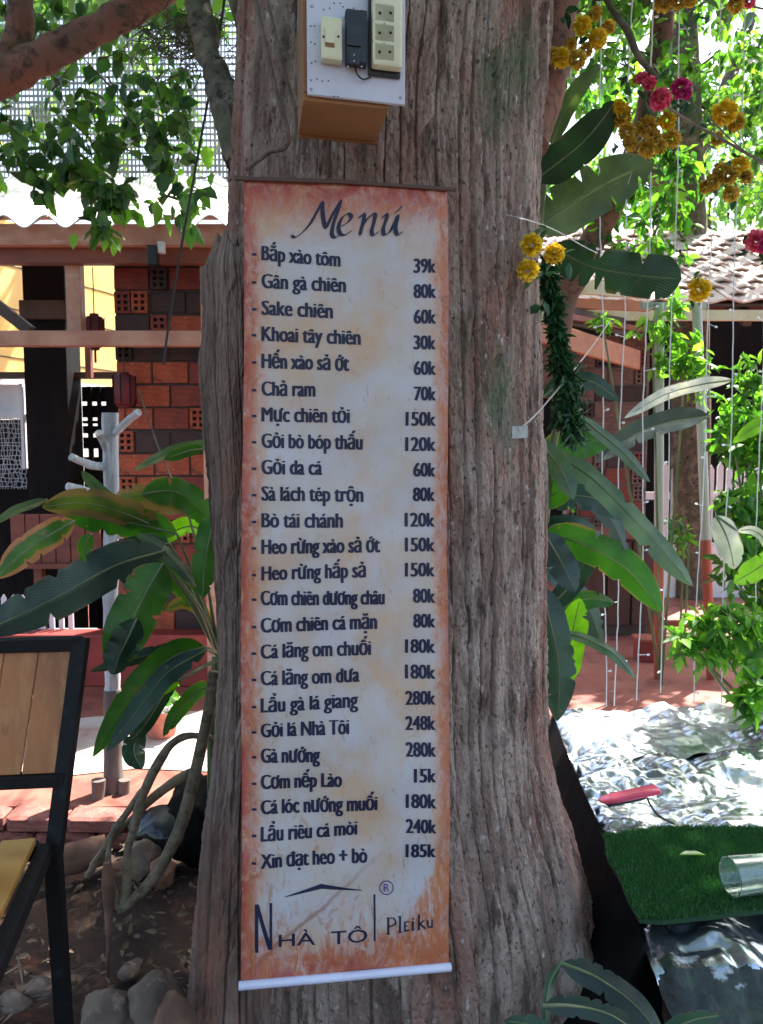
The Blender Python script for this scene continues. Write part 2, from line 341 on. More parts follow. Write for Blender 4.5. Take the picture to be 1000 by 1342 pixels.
m_tag = mat('tin_tag', (.42, .42, .40), .4, .7, noise=((.3, .3, .29), 30, ONE, .4, .6))
m_yflow = leafmat('yellow_petal', [(.58, .38, .01), (.80, .60, .03), (.85, .70, .08)], .3, .6, (1.3, 1.2, .8))
m_oflow = leafmat('ochre_petal', [(.36, .22, .03), (.60, .42, .06), (.72, .56, .12)], .3, .6, (1.3, 1.2, .8))
m_pflow = leafmat('pink_petal', [(.55, .04, .12), (.75, .10, .22), (.80, .25, .30)], .3, .6, (1.3, 1.1, 1.1))
m_mflow = leafmat('magenta_petal', [(.42, .02, .16), (.60, .04, .24), (.70, .12, .34)], .3, .6, (1.3, 1.1, 1.1))
m_garland = leafmat('dark_garland', [(.010, .045, .020), (.018, .085, .030), (.05, .15, .045)], .15, .5, (1.2, 1.5, .8))
m_lf_dark = leafmat('ficus_leaf', [(.022, .065, .032), (.038, .095, .042), (.06, .14, .045), (.12, .24, .06)], .34)
m_lf_mid = leafmat('mango_leaf', [(.03, .09, .025), (.06, .16, .03), (.10, .24, .04), (.20, .34, .06)], .42)
m_lf_bright = leafmat('sunlit_leaf', [(.05, .14, .03), (.10, .24, .04), (.18, .34, .06)], .5)
m_lf_bush = leafmat('bush_leaf', [(.02, .08, .02), (.04, .14, .025), (.08, .22, .03), (.14, .30, .04)], .4, .32)
m_lf_far = leafmat('far_leaf', [(.06, .15, .07), (.13, .25, .10), (.22, .36, .13)], .5)
b_dark = bladeMat('dark_banana_leaf', (.012, .050, .026), trans=.12, rib=(.05, .10, .05))
b_teal = bladeMat('teal_banana_leaf', (.024, .052, .046), trans=.10, rib=(.09, .13, .10), rough=.36, spot_lo=.74)
b_green = bladeMat('green_banana_leaf', (.020, .090, .013), edge=(.20, .13, .05), trans=.42, edge_lo=.76, rib=(.13, .20, .06), rough=.36)
b_olive = bladeMat('browning_leaf', (.07, .12, .025), edge=(.24, .15, .065), trans=.25, edge_lo=.50, spot_lo=.6)
b_rust = bladeMat('rusty_leaf', (.045, .14, .02), edge=(.42, .17, .08), trans=.25, edge_lo=.54, spot_lo=.62)
b_lime = bladeMat('lime_leaf', (.10, .28, .015), trans=.55, rib=(.10, .20, .03), spot_lo=.78)
b_glare = bladeMat('glare_leaf', (.50, .58, .55), trans=.08, rib=(.55, .6, .5), rough=.25, spot_lo=.8)  # gloss highlight and sun glare painted into the leaf colour
b_grey = bladeMat('greygreen_leaf', (.055, .115, .075), trans=.22, rib=(.30, .36, .28), rough=.3, spot_lo=.76)
b_under = bladeMat('backlit_leaf', (.045, .085, .045), trans=.22, rib=(.22, .27, .15), spot_lo=.72)
b_forel = bladeMat('dark_strap_leaf', (.012, .032, .024), trans=.08, rib=(.03, .055, .04), rough=.42, spot_lo=.76)  # dark blue-green strap leaf colour
m_stalk = mat('leaf_stalk', (.09, .14, .055), .45, noise=((.24, .24, .12), 12, (1, 1, .3), .45, .65))

# glass
m_glass = bpy.data.materials.new('green_tinted_glass'); m_glass.use_nodes = True
_p = m_glass.node_tree.nodes['Principled BSDF']; _p.inputs['Base Color'].default_value = (.82, .97, .92, 1); _p.inputs['Roughness'].default_value = .04
_p.inputs['Transmission Weight'].default_value = .92; _p.inputs['IOR'].default_value = 1.46

# printed banner cloth
def banner_material():
    m = bpy.data.materials.new('banner_print'); m.use_nodes = True; n = m.node_tree; L = n.links.new; P = n.nodes['Principled BSDF']
    uv = n.nodes.new('ShaderNodeTexCoord'); sx = n.nodes.new('ShaderNodeSeparateXYZ'); L(uv.outputs['UV'], sx.inputs[0])
    def M(op, *a):
        q = n.nodes.new('ShaderNodeMath'); q.operation = op
        for i, v_ in enumerate(a):
            if isinstance(v_, (int, float)): q.inputs[i].default_value = v_
            else: L(v_, q.inputs[i])
        return q.outputs[0]
    def rng(x, a, b):
        q = n.nodes.new('ShaderNodeMapRange'); q.inputs[1].default_value = a; q.inputs[2].default_value = b; L(x, q.inputs[0]); return q.outputs[0]
    def mix(f, a, b):
        q = n.nodes.new('ShaderNodeMix'); q.data_type = 'RGBA'; L(f, q.inputs[0])
        for i, v_ in ((6, a), (7, b)):
            if isinstance(v_, tuple): q.inputs[i].default_value = (*v_, 1)
            else: L(v_, q.inputs[i])
        return q.outputs[2]
    def noise(sx_, sy_, det=6, w=0, dist=0):
        mp = n.nodes.new('ShaderNodeMapping'); mp.inputs['Scale'].default_value = (sx_, sy_, 1); L(uv.outputs['UV'], mp.inputs[0])
        t = n.nodes.new('ShaderNodeTexNoise'); t.noise_dimensions = '4D'; t.inputs['W'].default_value = w; t.inputs['Scale'].default_value = 1; t.inputs['Detail'].default_value = det
        t.inputs['Roughness'].default_value = .65; t.inputs['Distortion'].default_value = dist; L(mp.outputs[0], t.inputs[0]); return t.outputs[0]
    u, v = sx.outputs[0], sx.outputs[1]
    n1 = noise(4, 15, 6, 1); n2 = noise(9, 30, 8, 2, 1.0); n3 = noise(2.2, 7, 4, 3); n4 = noise(14, 22, 10, 5, 2.5)
    c = mix(rng(n1, .40, .60), (.53, .50, .515), (.53, .455, .39))
    c = mix(rng(n3, .48, .64), c, (.56, .38, .25))
    c = mix(rng(n4, .60, .72), c, (.44, .27, .17))
    dl = M('ADD', u, M('MULTIPLY', M('SUBTRACT', n2, .5), .16)); dr = M('ADD', M('SUBTRACT', 1.0, u), M('MULTIPLY', M('SUBTRACT', n2, .5), .12))
    dt = M('ADD', M('SUBTRACT', 1.0, v), M('MULTIPLY', M('SUBTRACT', n2, .5), .07)); db = M('ADD', v, M('MULTIPLY', M('SUBTRACT', n3, .5), .16))
    bottom_only = rng(v, .16, .08)
    e = M('MAXIMUM', M('MAXIMUM', rng(dl, .13, .05), rng(dr, .085, .04)), M('MAXIMUM', rng(dt, .075, .02), rng(db, .06, .015)))
    c = mix(M('MULTIPLY', e, M('ADD', .38, M('MULTIPLY', rng(n4, .40, .56), .55))), c, (.55, .20, .085))
    d = M('MAXIMUM', M('MAXIMUM', rng(dl, .085, .01), M('MULTIPLY', rng(dr, .05, 0), .6)), M('MAXIMUM', rng(dt, .05, 0.01), rng(db, .05, -.01)))
    c = mix(M('MULTIPLY', M('MULTIPLY', d, rng(n2, .36, .56)), .95), c, (.36, .03, .025))
    # broad diagonal creases of the printed parchment, bottom corner
    dg = M('ABSOLUTE', M('SUBTRACT', M('SUBTRACT', v, M('MULTIPLY', u, .22)), M('MULTIPLY', M('SUBTRACT', n3, .5), .05)))
    c = mix(M('MULTIPLY', M('MULTIPLY', rng(dg, .006, .001), bottom_only), .6), c, (.25, .08, .04))
    tri = M('MULTIPLY', rng(M('ADD', M('SUBTRACT', v, M('SUBTRACT', M('MULTIPLY', u, .52), .36)), M('MULTIPLY', M('SUBTRACT', n2, .5), .05)), .012, -.006), rng(n4, .36, .54))
    c = mix(M('MULTIPLY', tri, .85), c, (.56, .20, .075))
    bs_ = M('MULTIPLY', M('MULTIPLY', rng(v, .10, .03), rng(n4, .48, .58)), .8); c = mix(bs_, c, (.45, .11, .045))
    st_ = M('MULTIPLY', rng(n4, .54, .64), M('MULTIPLY', rng(v, .5, .15), .45)); c = mix(st_, c, (.42, .25, .15))
    vo = n.nodes.new('ShaderNodeTexVoronoi'); vo.feature = 'DISTANCE_TO_EDGE'; vo.inputs['Scale'].default_value = 1
    mp = n.nodes.new('ShaderNodeMapping'); mp.inputs['Scale'].default_value = (4.2, 12, 1); L(uv.outputs['UV'], mp.inputs[0])
    ad = n.nodes.new('ShaderNodeVectorMath'); ad.operation = 'ADD'; L(mp.outputs[0], ad.inputs[0])
    cn = n.nodes.new('ShaderNodeCombineXYZ'); L(M('MULTIPLY', n2, 1.6), cn.inputs[0]); L(M('MULTIPLY', n4, 1.6), cn.inputs[1]); L(cn.outputs[0], ad.inputs[1]); L(ad.outputs[0], vo.inputs['Vector'])
    crack = M('MULTIPLY', rng(vo.outputs['Distance'], .022, .004), M('MAXIMUM', M('MULTIPLY', e, 1.0), M('MULTIPLY', rng(n1, .52, .6), .35)))
    c = mix(M('MULTIPLY', crack, .7), c, (.26, .07, .05))
    L(c, P.inputs['Base Color']); P.inputs['Roughness'].default_value = .42; P.inputs['Specular IOR Level'].default_value = .4
    nb = n.nodes.new('ShaderNodeTexNoise'); nb.inputs['Scale'].default_value = 14; L(uv.outputs['Object'], nb.inputs[0])
    b = n.nodes.new('ShaderNodeBump'); b.inputs['Strength'].default_value = .25; b.inputs['Distance'].default_value = .004; L(nb.outputs[0], b.inputs['Height']); L(b.outputs[0], P.inputs['Normal'])
    return m
m_banner = banner_material()

# ================================================================== THE SETTING
def ground():
    b = MB(); b.box((-30, -12, -.3), (30, 45, -.03)); o = b.build('ground', m_dirt); tag(o, kind='structure')
    n, k = 260, 200
    X, Y = np.meshgrid(np.linspace(-3, 3, n), np.linspace(-1.0, 4.0, k), indexing='ij')
    Z = .022 * fbm(X * 2.2, Y * 2.2, 5) + .012 * fbm(X * 9, Y * 9, 9) + .010 * np.abs(vnoise(X * 26, Y * 26, 13)) - .01
    v = np.stack([X, Y, Z], -1).reshape(-1, 3); I = np.arange(n * k).reshape(n, k)
    f = np.stack([I[:-1, :-1], I[1:, :-1], I[1:, 1:], I[:-1, 1:]], -1).reshape(-1, 4)
    o = link_mesh('garden_soil', np_mesh('garden_soil', v, f), m_dirt, smooth=True); tag(o, kind='structure')
ground()
ZT = .10
def terrace(name, x0, x1, y0, y1):
    b = MB(); b.box((x0, y0, -.05), (x1, y1, ZT)); o = b.build(name, m_redfloor); tag(o, kind='structure')
    return o
tl = terrace('left_terrace', -6, -.15, 2.56, 9)
terrace('right_terrace', .02, 7, 3.35, 9)
b = MB(); P_ = [(-1.62, 2.9), (-1.2, 2.78), (-.9, 2.86), (-.3, 2.8), (-.3, 3.45), (-.8, 3.5), (-1.25, 3.42), (-1.66, 3.3)]  # pale patch added to brighten the sunlit strip of terrace
b.add([(x_, y_, ZT + .004) for x_, y_ in P_], [tuple(range(len(P_)))]); tag(b.build('pale_sun_patch', mat('sun_patch_pale', (.60, .52, .47), .8, noise=((.42, .24, .19), 5, ONE, .45, .65), bump=(40, .3, .003, ONE))), kind='structure')
# kerb stones at the left terrace edge
x = -3.0; k = 0; protos = []
def stone_mesh(w, d, h, seed):
    rs = random.Random(seed); bm = bmesh.new(); bmesh.ops.create_cube(bm, size=1)
    bmesh.ops.bevel(bm, geom=list(bm.edges), offset=.12, segments=1, affect='EDGES')
    for q in bm.verts: q.co = V((q.co.x * w * rs.uniform(.95, 1.02), q.co.y * d * rs.uniform(.92, 1.05), q.co.z * h * rs.uniform(.92, 1.05)))
    me = bpy.data.meshes.new('kerb_stone'); bm.to_mesh(me); bm.free(); me.materials.append(m_redstone); return me
protos = [stone_mesh(.19, .10, .052, s) for s in range(4)]
for row in range(2):
    x = -2.2 + row * .1
    while x < -.5:
        o = link_mesh('kerb_stone', protos[random.randrange(4)], None, tl); o.location = (x, 2.515 + random.uniform(-.008, .008), .022 + row * .055); o.rotation_euler = (0, 0, random.uniform(-.06, .06)); x += .197

# ------------------------------------------------------------------ bricks
def brick_mesh(name, w, d, h, m, holes=None):
    """brick centred on x and z, front face at y = 0; holes = (columns, rows) of recessed square holes"""
    b = MB()
    if not holes:
        b.box((-w / 2, 0, -h / 2), (w / 2, d, h / 2), bev=.0035); me_ = b
    else:
        nc, nr = holes; b.box((-w / 2, .006, -h / 2), (w / 2, d, h / 2))
        tx = w * .16; xs = [-w / 2]
        cw = (w - tx * (nc + 1)) / nc; tz = h * .12; rh = (h - tz * (nr + 1)) / nr
        b.cur = 1; b.box((-w / 2 + .002, .004, -h / 2 + .002), (w / 2 - .002, .0058, h / 2 - .002)); b.cur = 0
        dd = -.010
        for i in range(nc + 1):
            x0 = -w / 2 + i * (cw + tx); b.box((x0, dd, -h / 2), (x0 + tx, .003, h / 2))
        for j in range(nr + 1):
            z0 = -h / 2 + j * (rh + tz); b.box((-w / 2 + .0008, dd + .0012, z0), (w / 2 - .0008, .0028, z0 + tz))
    me = bpy.data.meshes.new(name); me.from_pydata(b.v, [], b.f); me.materials.append(m)
    if holes: me.materials.append(m_hole); me.polygons.foreach_set('material_index', b.m)
    return me
def brick_wall(root, x0, x1, y, z0, z1, sc, mats, wts, back, mort, seed=1, hf=.25, hi=None):
    """courses of stretchers and hollow headers laid as separate children"""
    rs = random.Random(seed)
    L_, H_, B_ = .172 * sc, .104 * sc, .078 * sc; j = .011 * sc
    P = [(brick_mesh('brick', L_, .06, H_, m), brick_mesh('brick', B_, .06, H_, m, (2, 3))) for m in mats]
    z = z0; r = 0
    b = MB(); b.box((x0, y + .012, z0 - .02), (x1, y + back, z1 + .02)); b.build('mortar', mort, root)
    while z < z1:
        x = x0 + (0 if r % 2 else 0)
        seq = 0 if r % 2 else 1; first = True
        while x < x1 - .03:
            k = rs.choices(range(len(mats)), wts if z < 1.62 or not hi else hi)[0]
            head = (first and r % 2 == 0) or (not first and rs.random() < hf)
            w = B_ if head else L_
            if x + w > x1 + .02 and not head: head = True; w = B_
            o = link_mesh('brick', P[k][1 if head else 0], None, root)
            o.location = V((x + w / 2 + rs.uniform(-.002, .002), y + rs.uniform(-.004, .004), z + H_ / 2 + rs.uniform(-.0018, .0018))) - wloc(root); o.rotation_euler = (0, rs.uniform(-.012, .012), rs.uniform(-.02, .02))
            x += w + j; first = False
        z += H_ + j; r += 1

# brick pier of the left house
xa = W(153, 500, 4.0).x
pier = thing('brick_wall', (-1.0, 4.0, ZT), 'red and black hollow brick wall left of the tree, behind the white pole', 'wall')
brick_wall(pier, xa, -.40, 4.0, ZT + .02, W(200, 338, 4.0).z, .985, [m_brick_o, m_brick_r, m_brick_d], [7, 4, 2], .12, m_mortar, 3, .22, [1, 4, 6])
b = MB(); b.box((-2.3, 3.86, ZT + .001), (-.36, 3.995, .36), .008); pl = b.build('painted_plinth', m_plinth)
tag(pl, 'low red painted plinth at the foot of the left brick wall', 'plinth')
# timber frame of the lean-to
fr = thing('timber_frame', (-1.4, 3.8, ZT), 'pink painted timber beams, post and rail carrying the corrugated lean-to roof', 'timber frame')
def hbeam(name, y0, y1, x0, x1, Y, dep, m, root, bev=.004):
    zt, zb = W(500, y0, Y).z, W(500, y1, Y).z; b = MB(); b.box((x0, Y, zb), (x1, Y + dep, zt), bev); return b.build(name, m, root)
hbeam('fascia_beam', 293, 321, -3.2, -.68, 3.74, .05, m_pinkwood, fr)
hbeam('lower_beam', 323, 345, -3.2, -.70, 3.80, .06, m_redwood, fr)
hbeam('rail', 433, 453, -3.2, W(268, 440, 3.78).x, 3.78, .07, m_pinkwood, fr)
b = MB(); b.box((W(86, 400, 3.84).x, 3.845, W(0, 434, 3.84).z), (W(105, 400, 3.84).x, 3.91, W(0, 322, 3.84).z), .004); b.build('post', m_pinkwood, fr)
b = MB(); b.box((W(262, 400, 3.84).x, 3.85, ZT), (W(275, 400, 3.84).x, 3.93, W(0, 330, 3.84).z), .004); b.build('post', m_pinkwood, fr)
b = MB(); b.beam(W(-10, 395, 3.86), W(40, 434, 3.86), .05, .05); b.build('brace', m_brownwood, fr)
b = MB(); b.box(W(112, 495, 4.35), W(118, 453, 4.35) + V((0, .04, 0))); b.build('mullion', m_redwood, fr)
# the corrugated roof sheets
rf = thing('corrugated_roof', (-1.8, 3.75, 2.36), 'pale corrugated lean-to roof above the left brick wall', 'roof')
def corr_sheet(x0, x1):
    n = int((x1 - x0) / .0125); y0, z0 = 3.70, W(0, 289, 3.70).z; m_ = 6
    xs = np.linspace(x0, x1, n); ph = np.cos((xs + 3.0) / .186 * 2 * PI) * .027
    v = []
    for t in (0, 1):
        for i in range(m_):
            s_ = i / (m_ - 1) * 1.02
            for x_, p in zip(xs, ph): v.append((x_, y0 + s_ - .012 * t * .5, z0 + s_ * .50 + p - t * .009))
    f = []
    for t in (0, 1):
        for i in range(m_ - 1):
            for k in range(n - 1):
                a = t * m_ * n + i * n + k; q = (a, a + 1, a + n + 1, a + n); f.append(q if t == 0 else q[::-1])
    for k in range(n - 1): f.append((k, m_ * n + k, m_ * n + k + 1, k + 1))
    o = wloc(rf); me = np_mesh('roof_sheet', np.array(v) - np.array(o)[None], f)
    link_mesh('roof_sheet', me, m_sheet, rf, smooth=True)
for a_, b_ in ((-3.3, -2.42), (-2.41, -1.50), (-1.49, -.58)): corr_sheet(a_, b_)
b = MB(); b.box((-3.4, 4.70, W(0, 262, 4.7).z), (-.50, 4.76, W(0, 243, 4.7).z), .004); o = b.build('ridge_board', m_cream, rf)
b = MB(); b.box((-3.4, 4.73, W(0, 268, 4.7).z - .06), (-.52, 4.80, W(0, 262, 4.7).z - .004)); o = b.build('ridge_board', m_redwood, rf)
# mesh screen above
sc_ = thing('mesh_screen', (-1.8, 4.9, 2.8), 'grey shade mesh stretched above the corrugated roof with bright sky behind', 'screen')
b = MB(); z0, z1 = W(0, 243, 4.9).z, W(0, -60, 4.9).z; x = -3.2
while x < -.62:
    w_ = .0105 + .004 * math.sin(x * 37) + random.uniform(-.002, .002); b.box((x, 4.9, z0), (x + w_, 4.903, z1)); x += .0235
z = z0
while z < z1:
    b.box((-3.2, 4.904, z), (-.62, 4.907, z + .012 + random.uniform(-.003, .004))); z += .036
o = b.build('woven_mesh', m_net, sc_); tag(o, kind='stuff')
for x_ in (-.62, -1.9):
    b = MB(); b.tube([(x_, 4.91, 2.6), (x_, 4.91, 4.3)], .015); b.build('support_post', m_wire, sc_)

# left house: side wall, dark pillar, boarded front, window
b = MB(); p0 = V((-2.60, 4.95, 0)); p1 = V((-1.95, 6.95, 0)); u = (p1 - p0).normalized(); w_ = V((u.y, -u.x, 0))
b.obox(p0, (u, -w_, V((0, 0, 1))), (0, 2.3), (0, .1), (.0, 2.75)); yw = b.build('yellow_wall', m_yellow)
tag(yw, 'sunlit yellow painted side wall seen through the timber frame on the left', 'wall')
b = MB(); b.obox(p0, (u, w_, V((0, 0, 1))), (.005, 2.25), (.001, .006), (.0, 1.74)); b.build('white_hole_backing', m_whitewall, yw)  # white facing added so the small holes show white light
for zz in (1.86, 2.18, 2.46):
    b = MB(); b.obox(p0, (u, w_, V((0, 0, 1))), (.01, 2.2), (.0005, .004), (zz, zz + .007)); b.build('panel_joint', m_brownwood, yw)
b = MB(); b.box((-6, 8.0, .02), (.4, 8.1, 2.05)); ww = b.build('white_wall', m_whitewall); tag(ww, 'bright white wall at the back, seen through gaps in the dark boards', 'wall')
cp = thing('dark_pillar', (-2, 4.45, ZT), 'black square pillar with a wider cap under the lean-to roof', 'pillar')
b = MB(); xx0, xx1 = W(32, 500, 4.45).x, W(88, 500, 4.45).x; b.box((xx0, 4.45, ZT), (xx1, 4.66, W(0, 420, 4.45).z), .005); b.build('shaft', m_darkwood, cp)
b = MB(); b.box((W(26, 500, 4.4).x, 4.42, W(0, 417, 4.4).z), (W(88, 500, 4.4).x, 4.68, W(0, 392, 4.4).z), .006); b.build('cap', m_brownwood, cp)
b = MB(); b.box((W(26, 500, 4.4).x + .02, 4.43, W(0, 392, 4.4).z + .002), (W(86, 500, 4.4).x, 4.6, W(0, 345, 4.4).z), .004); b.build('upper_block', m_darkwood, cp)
bd = thing('boarded_partition', (-2.2, 4.7, ZT), 'dark boarded partition with a curtained window and small light holes, left behind the plant', 'partition')
ztop = W(0, 496, 4.6).z
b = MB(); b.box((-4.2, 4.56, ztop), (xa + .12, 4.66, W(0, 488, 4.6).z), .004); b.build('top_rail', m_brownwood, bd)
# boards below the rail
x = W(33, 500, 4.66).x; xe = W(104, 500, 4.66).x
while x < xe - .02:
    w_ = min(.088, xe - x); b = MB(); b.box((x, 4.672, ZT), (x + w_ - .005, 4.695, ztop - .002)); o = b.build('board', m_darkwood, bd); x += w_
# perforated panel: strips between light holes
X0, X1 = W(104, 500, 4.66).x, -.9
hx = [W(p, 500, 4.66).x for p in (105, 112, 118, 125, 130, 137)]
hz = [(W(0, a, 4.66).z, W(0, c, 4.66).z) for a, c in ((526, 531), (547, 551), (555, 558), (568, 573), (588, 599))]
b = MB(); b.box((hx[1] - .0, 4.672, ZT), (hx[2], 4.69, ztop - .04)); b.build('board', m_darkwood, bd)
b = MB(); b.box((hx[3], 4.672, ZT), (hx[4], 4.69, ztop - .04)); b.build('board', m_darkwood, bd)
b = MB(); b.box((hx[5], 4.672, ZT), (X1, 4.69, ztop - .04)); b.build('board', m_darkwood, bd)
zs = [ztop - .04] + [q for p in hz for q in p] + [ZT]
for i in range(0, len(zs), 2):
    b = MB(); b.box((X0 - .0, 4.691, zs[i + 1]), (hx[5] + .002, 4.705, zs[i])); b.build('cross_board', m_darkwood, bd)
# window with lace; daylight painted as an opaque white pane
wx1 = W(32, 500, 4.66).x; wx0 = -4.2
wz0, wz1 = W(0, 614, 4.66).z, W(0, 503, 4.66).z; wm = W(0, 545, 4.66).z
b = MB(); b.box((wx0, 4.66, wm - .012), (wx1, 4.70, wm + .010)); b.box((wx1 - .03, 4.655, wz0), (wx1 - .012, 4.70, wz1)); wf = b.build('window_frame', m_white, bd)
b = MB(); b.box((wx0, 4.71, wm), (wx1 - .02, 4.715, wz1)); b.build('pane', m_whitewall, bd)
nl = 46; b = MB()
for i in range(nl):
    xx = wx1 - .03 - i * .017
    pts = [V((xx + random.uniform(-.006, .006), 4.70, wm - .01 - k * .026)) for k in range(17)]
    for p in pts[1:-1]: p.x += random.uniform(-.007, .007)
    b.tube(pts, .0028, 3, False)
for j in range(16):
    zz = wm - .02 - j * .026
    b.tube([V((wx1 - .03 - k * .05, 4.70, zz + random.uniform(-.007, .007))) for k in range(16)], .0028, 3, False)
lc = b.build('lace_curtain', m_net, bd); tag(lc, kind='stuff')
b = MB(); b.box((wx0, 4.73, ZT), (wx1, 4.76, wz0 + .25)); b.build('board', m_darkwood, bd)
b = MB(); b.box((wx0, 4.76, wz0), (wx1, 4.78, wm - .02)); b.build('board', m_darkwood, bd)
# red wooden bench back / box in the left gloom, white picket below
rb = thing('wooden_bench', (-1.9, 4.2, ZT), 'red brown bench back in the gloom behind the left plant', 'bench')
x = W(14, 700, 4.25).x
while x < W(130, 700, 4.25).x:
    b = MB(); b.box((x, 4.25, W(0, 738, 4.25).z), (x + .075, 4.275, W(0, 674, 4.25).z), .003); b.build('plank', m_redwood, rb); x += .08
b = MB(); b.box((W(10, 700, 4.25).x, 4.23, W(0, 745, 4.25).z), (W(134, 700, 4.25).x, 4.40, W(0, 738, 4.25).z), .003); b.build('seat', m_redwood, rb)
for xx in (W(12, 0, 4.25).x, W(128, 0, 4.25).x):
    b = MB(); b.box((xx, 4.28, ZT), (xx + .045, 4.33, W(0, 745, 4.25).z), .003); b.build('leg', m_redwood, rb)
pk = thing('picket_fence', (-1.9, 3.98, ZT), 'short white picket fence low behind the big left leaves', 'fence')
for i in range(9):
    xx = W(-12 + i * 12.5, 770, 4.0).x; b = MB(); w_ = .024; z1 = W(0, 784 + random.uniform(-5, 5), 4.0).z
    b.add([(xx, 4.0, ZT), (xx + w_, 4.0, ZT), (xx + w_, 4.0, z1), (xx + w_ / 2, 4.0, z1 + .02), (xx, 4.0, z1), (xx, 4.012, ZT), (xx + w_, 4.012, ZT), (xx + w_, 4.012, z1), (xx + w_ / 2, 4.012, z1 + .02), (xx, 4.012, z1)],
          [(0, 1, 2, 3, 4), (9, 8, 7, 6, 5), (0, 5, 6, 1), (1, 6, 7, 2), (2, 7, 8, 3), (3, 8, 9, 4), (4, 9, 5, 0)]); b.build('picket', m_white, pk)
b = MB(); b.box((W(-14, 0, 4.0).x, 4.014, .33), (W(100, 0, 4.0).x, 4.03, .355)); b.build('rail', m_white, pk)
# lanterns
def lantern(px, py, Y, r, h, label, cordtop):
    c = W(px, py, Y); t = thing('hanging_lantern', c, label, 'lantern', 'red lanterns under the lean-to roof')
    b = MB(); b.lathe(c, [(.0, h * .5), (r * .45, h * .5), (r * .5, h * .44), (r * .86, h * .40), (r, h * .22), (r, -h * .22), (r * .86, -h * .40), (r * .5, -h * .44), (r * .45, -h * .5), (0, -h * .5)], 8); b.build('lantern_body', m_lantern, t)
    b = MB()
    for k in range(8):
        a = 2 * PI * k / 8; b.tube([c + V((math.cos(a) * r * 1.02, math.sin(a) * r * 1.02, s * h * .40)) for s in (-1, 1)], r * .05, 4)
    b.build('rib', m_darkwood, t)
    b = MB(); b.tube([c + V((0, 0, h * .5)), V((c.x, c.y, cordtop))], .003, 5); b.build('cord', m_cable, t)
    b = MB(); b.tube([c + V((0, 0, -h * .5)), c + V((0, 0, -h * .85))], .006, 5); b.build('tassel', m_lantern, t)
lantern(124, 435, 3.98, .048, .175, 'small red lantern against the yellow wall beside the pink post', W(0, 350, 3.98).z)
lantern(163, 511, 3.90, .055, .17, 'dark maroon lantern just above the white forked pole', W(0, 450, 3.9).z)
t = thing('hanging_speaker', W(200, 334, 3.72), 'small black box hanging under the fascia beam beside the black cable', 'speaker')
c = W(201, 335, 3.72); b = MB(); b.box(c - V((.022, .03, .045)), c + V((.022, .03, .04)), .004); b.build('speaker_box', m_blackplast, t)
b = MB(); b.box(c + V((.024, -.02, .01)), c + V((.052, .02, .06)), .004); b.build('bracket', m_white, t)

# ------------------------------------------------------------------ right house
rw = thing('brick_wall', (1.7, 5.5, ZT), 'weathered hollow brick wall in the shade of the right tiled roof', 'wall')
bx0, bx1 = W(745, 550, 5.5).x, W(850, 550, 5.5).x
brick_wall(rw, bx0, bx1, 5.5, ZT + .01, W(0, 452, 5.5).z, .985, [m_brick_p, m_brick_r, m_brick_d], [5, 2, 2], .12, m_mortar_l, 11, hf=.42)
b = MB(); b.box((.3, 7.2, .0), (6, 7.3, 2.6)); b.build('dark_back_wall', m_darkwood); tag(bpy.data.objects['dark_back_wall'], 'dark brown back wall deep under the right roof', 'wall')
# tiled roof
tr = thing('tiled_roof', (2.0, 5.0, 2.1), 'sunlit clay tiled roof at the right behind the hanging lights', 'roof')
ry, rz = 4.85, W(0, 398, 4.85).z
ta = math.atan(.56); tu = V((1, 0, 0)); tv = V((0, math.cos(ta), math.sin(ta))); tw = tu.cross(tv)
def tile_mesh(w, l):
    b = MB(); n = 7; vs = []
    for j, (yy, lift) in enumerate(((0, .024), (l, .004))):
        for side in (0, 1):
            for i in range(n):
                xx = -w / 2 + w * i / (n - 1); hh = .012 * math.cos(2 * PI * i / (n - 1))
                vs.append(tu * xx + tv * yy + tw * (lift + hh - side * .012))
    f = []
    for i in range(n - 1):
        f += [(i, i + 1, 2 * n + i + 1, 2 * n + i), (n + i + 1, n + i, 3 * n + i, 3 * n + i + 1), (i + 1, i, n + i, n + i + 1)]
    f += [(0, 2 * n, 3 * n, n), (n - 1, 2 * n - 1, 4 * n - 1, 3 * n - 1)]
    b.add(vs, f); me = bpy.data.meshes.new('roof_tile'); me.from_pydata(b.v, [], b.f); me.materials.append(m_tile); return me
tms = [tile_mesh(.20, .235), tile_mesh(.197, .24), tile_mesh(.202, .23)]
for r_ in range(13):
    for c_ in range(16):
        o = link_mesh('roof_tile', random.choice(tms), None, tr)
        o.location = V((.95 + c_ * .2 + (.1 if r_ % 2 else 0), ry, rz)) + tv * (r_ * .115) - wloc(tr) + tw * random.uniform(-.003, .004); o.rotation_euler = (random.uniform(-.02, .02), 0, random.uniform(-.03, .03))
b = MB(); b.obox(V((.85, ry, rz)), (tu, tv, tw), (0, 3.6), (.03, 1.6), (-.03, -.012)); b.build('deck', m_brownwood, tr)
b = MB(); b.obox(V((.85, ry + .02, rz)), (tu, V((0, 1, 0)), V((0, 0, 1))), (0, 3.6), (0, .03), (-.095, -.032), .004); b.build('eave_board', m_cream, tr)
for i in range(9):
    b = MB(); xx = .95 + i * .42; b.beam(V((xx, ry + .06, rz - .085)), V((xx, ry + 1.5, rz - .085 + 1.44 * .56)), .05, .08); b.build('rafter', m_brownwood, tr)
b = MB(); b.box((.9, 5.3, rz + .02), (4.4, 5.38, rz + .13), .004); b.build('purlin', m_redwood, tr)
ef = thing('gable_eave', (1, 3.9, 1.86), 'orange planked eave sloping from the tree trunk towards the hanging lights', 'eave')
b = MB(); b.beam(W(690, 428, 3.9), W(836, 472, 5.0), .03, .115, .003); b.build('fascia_board', m_orangewood, ef)
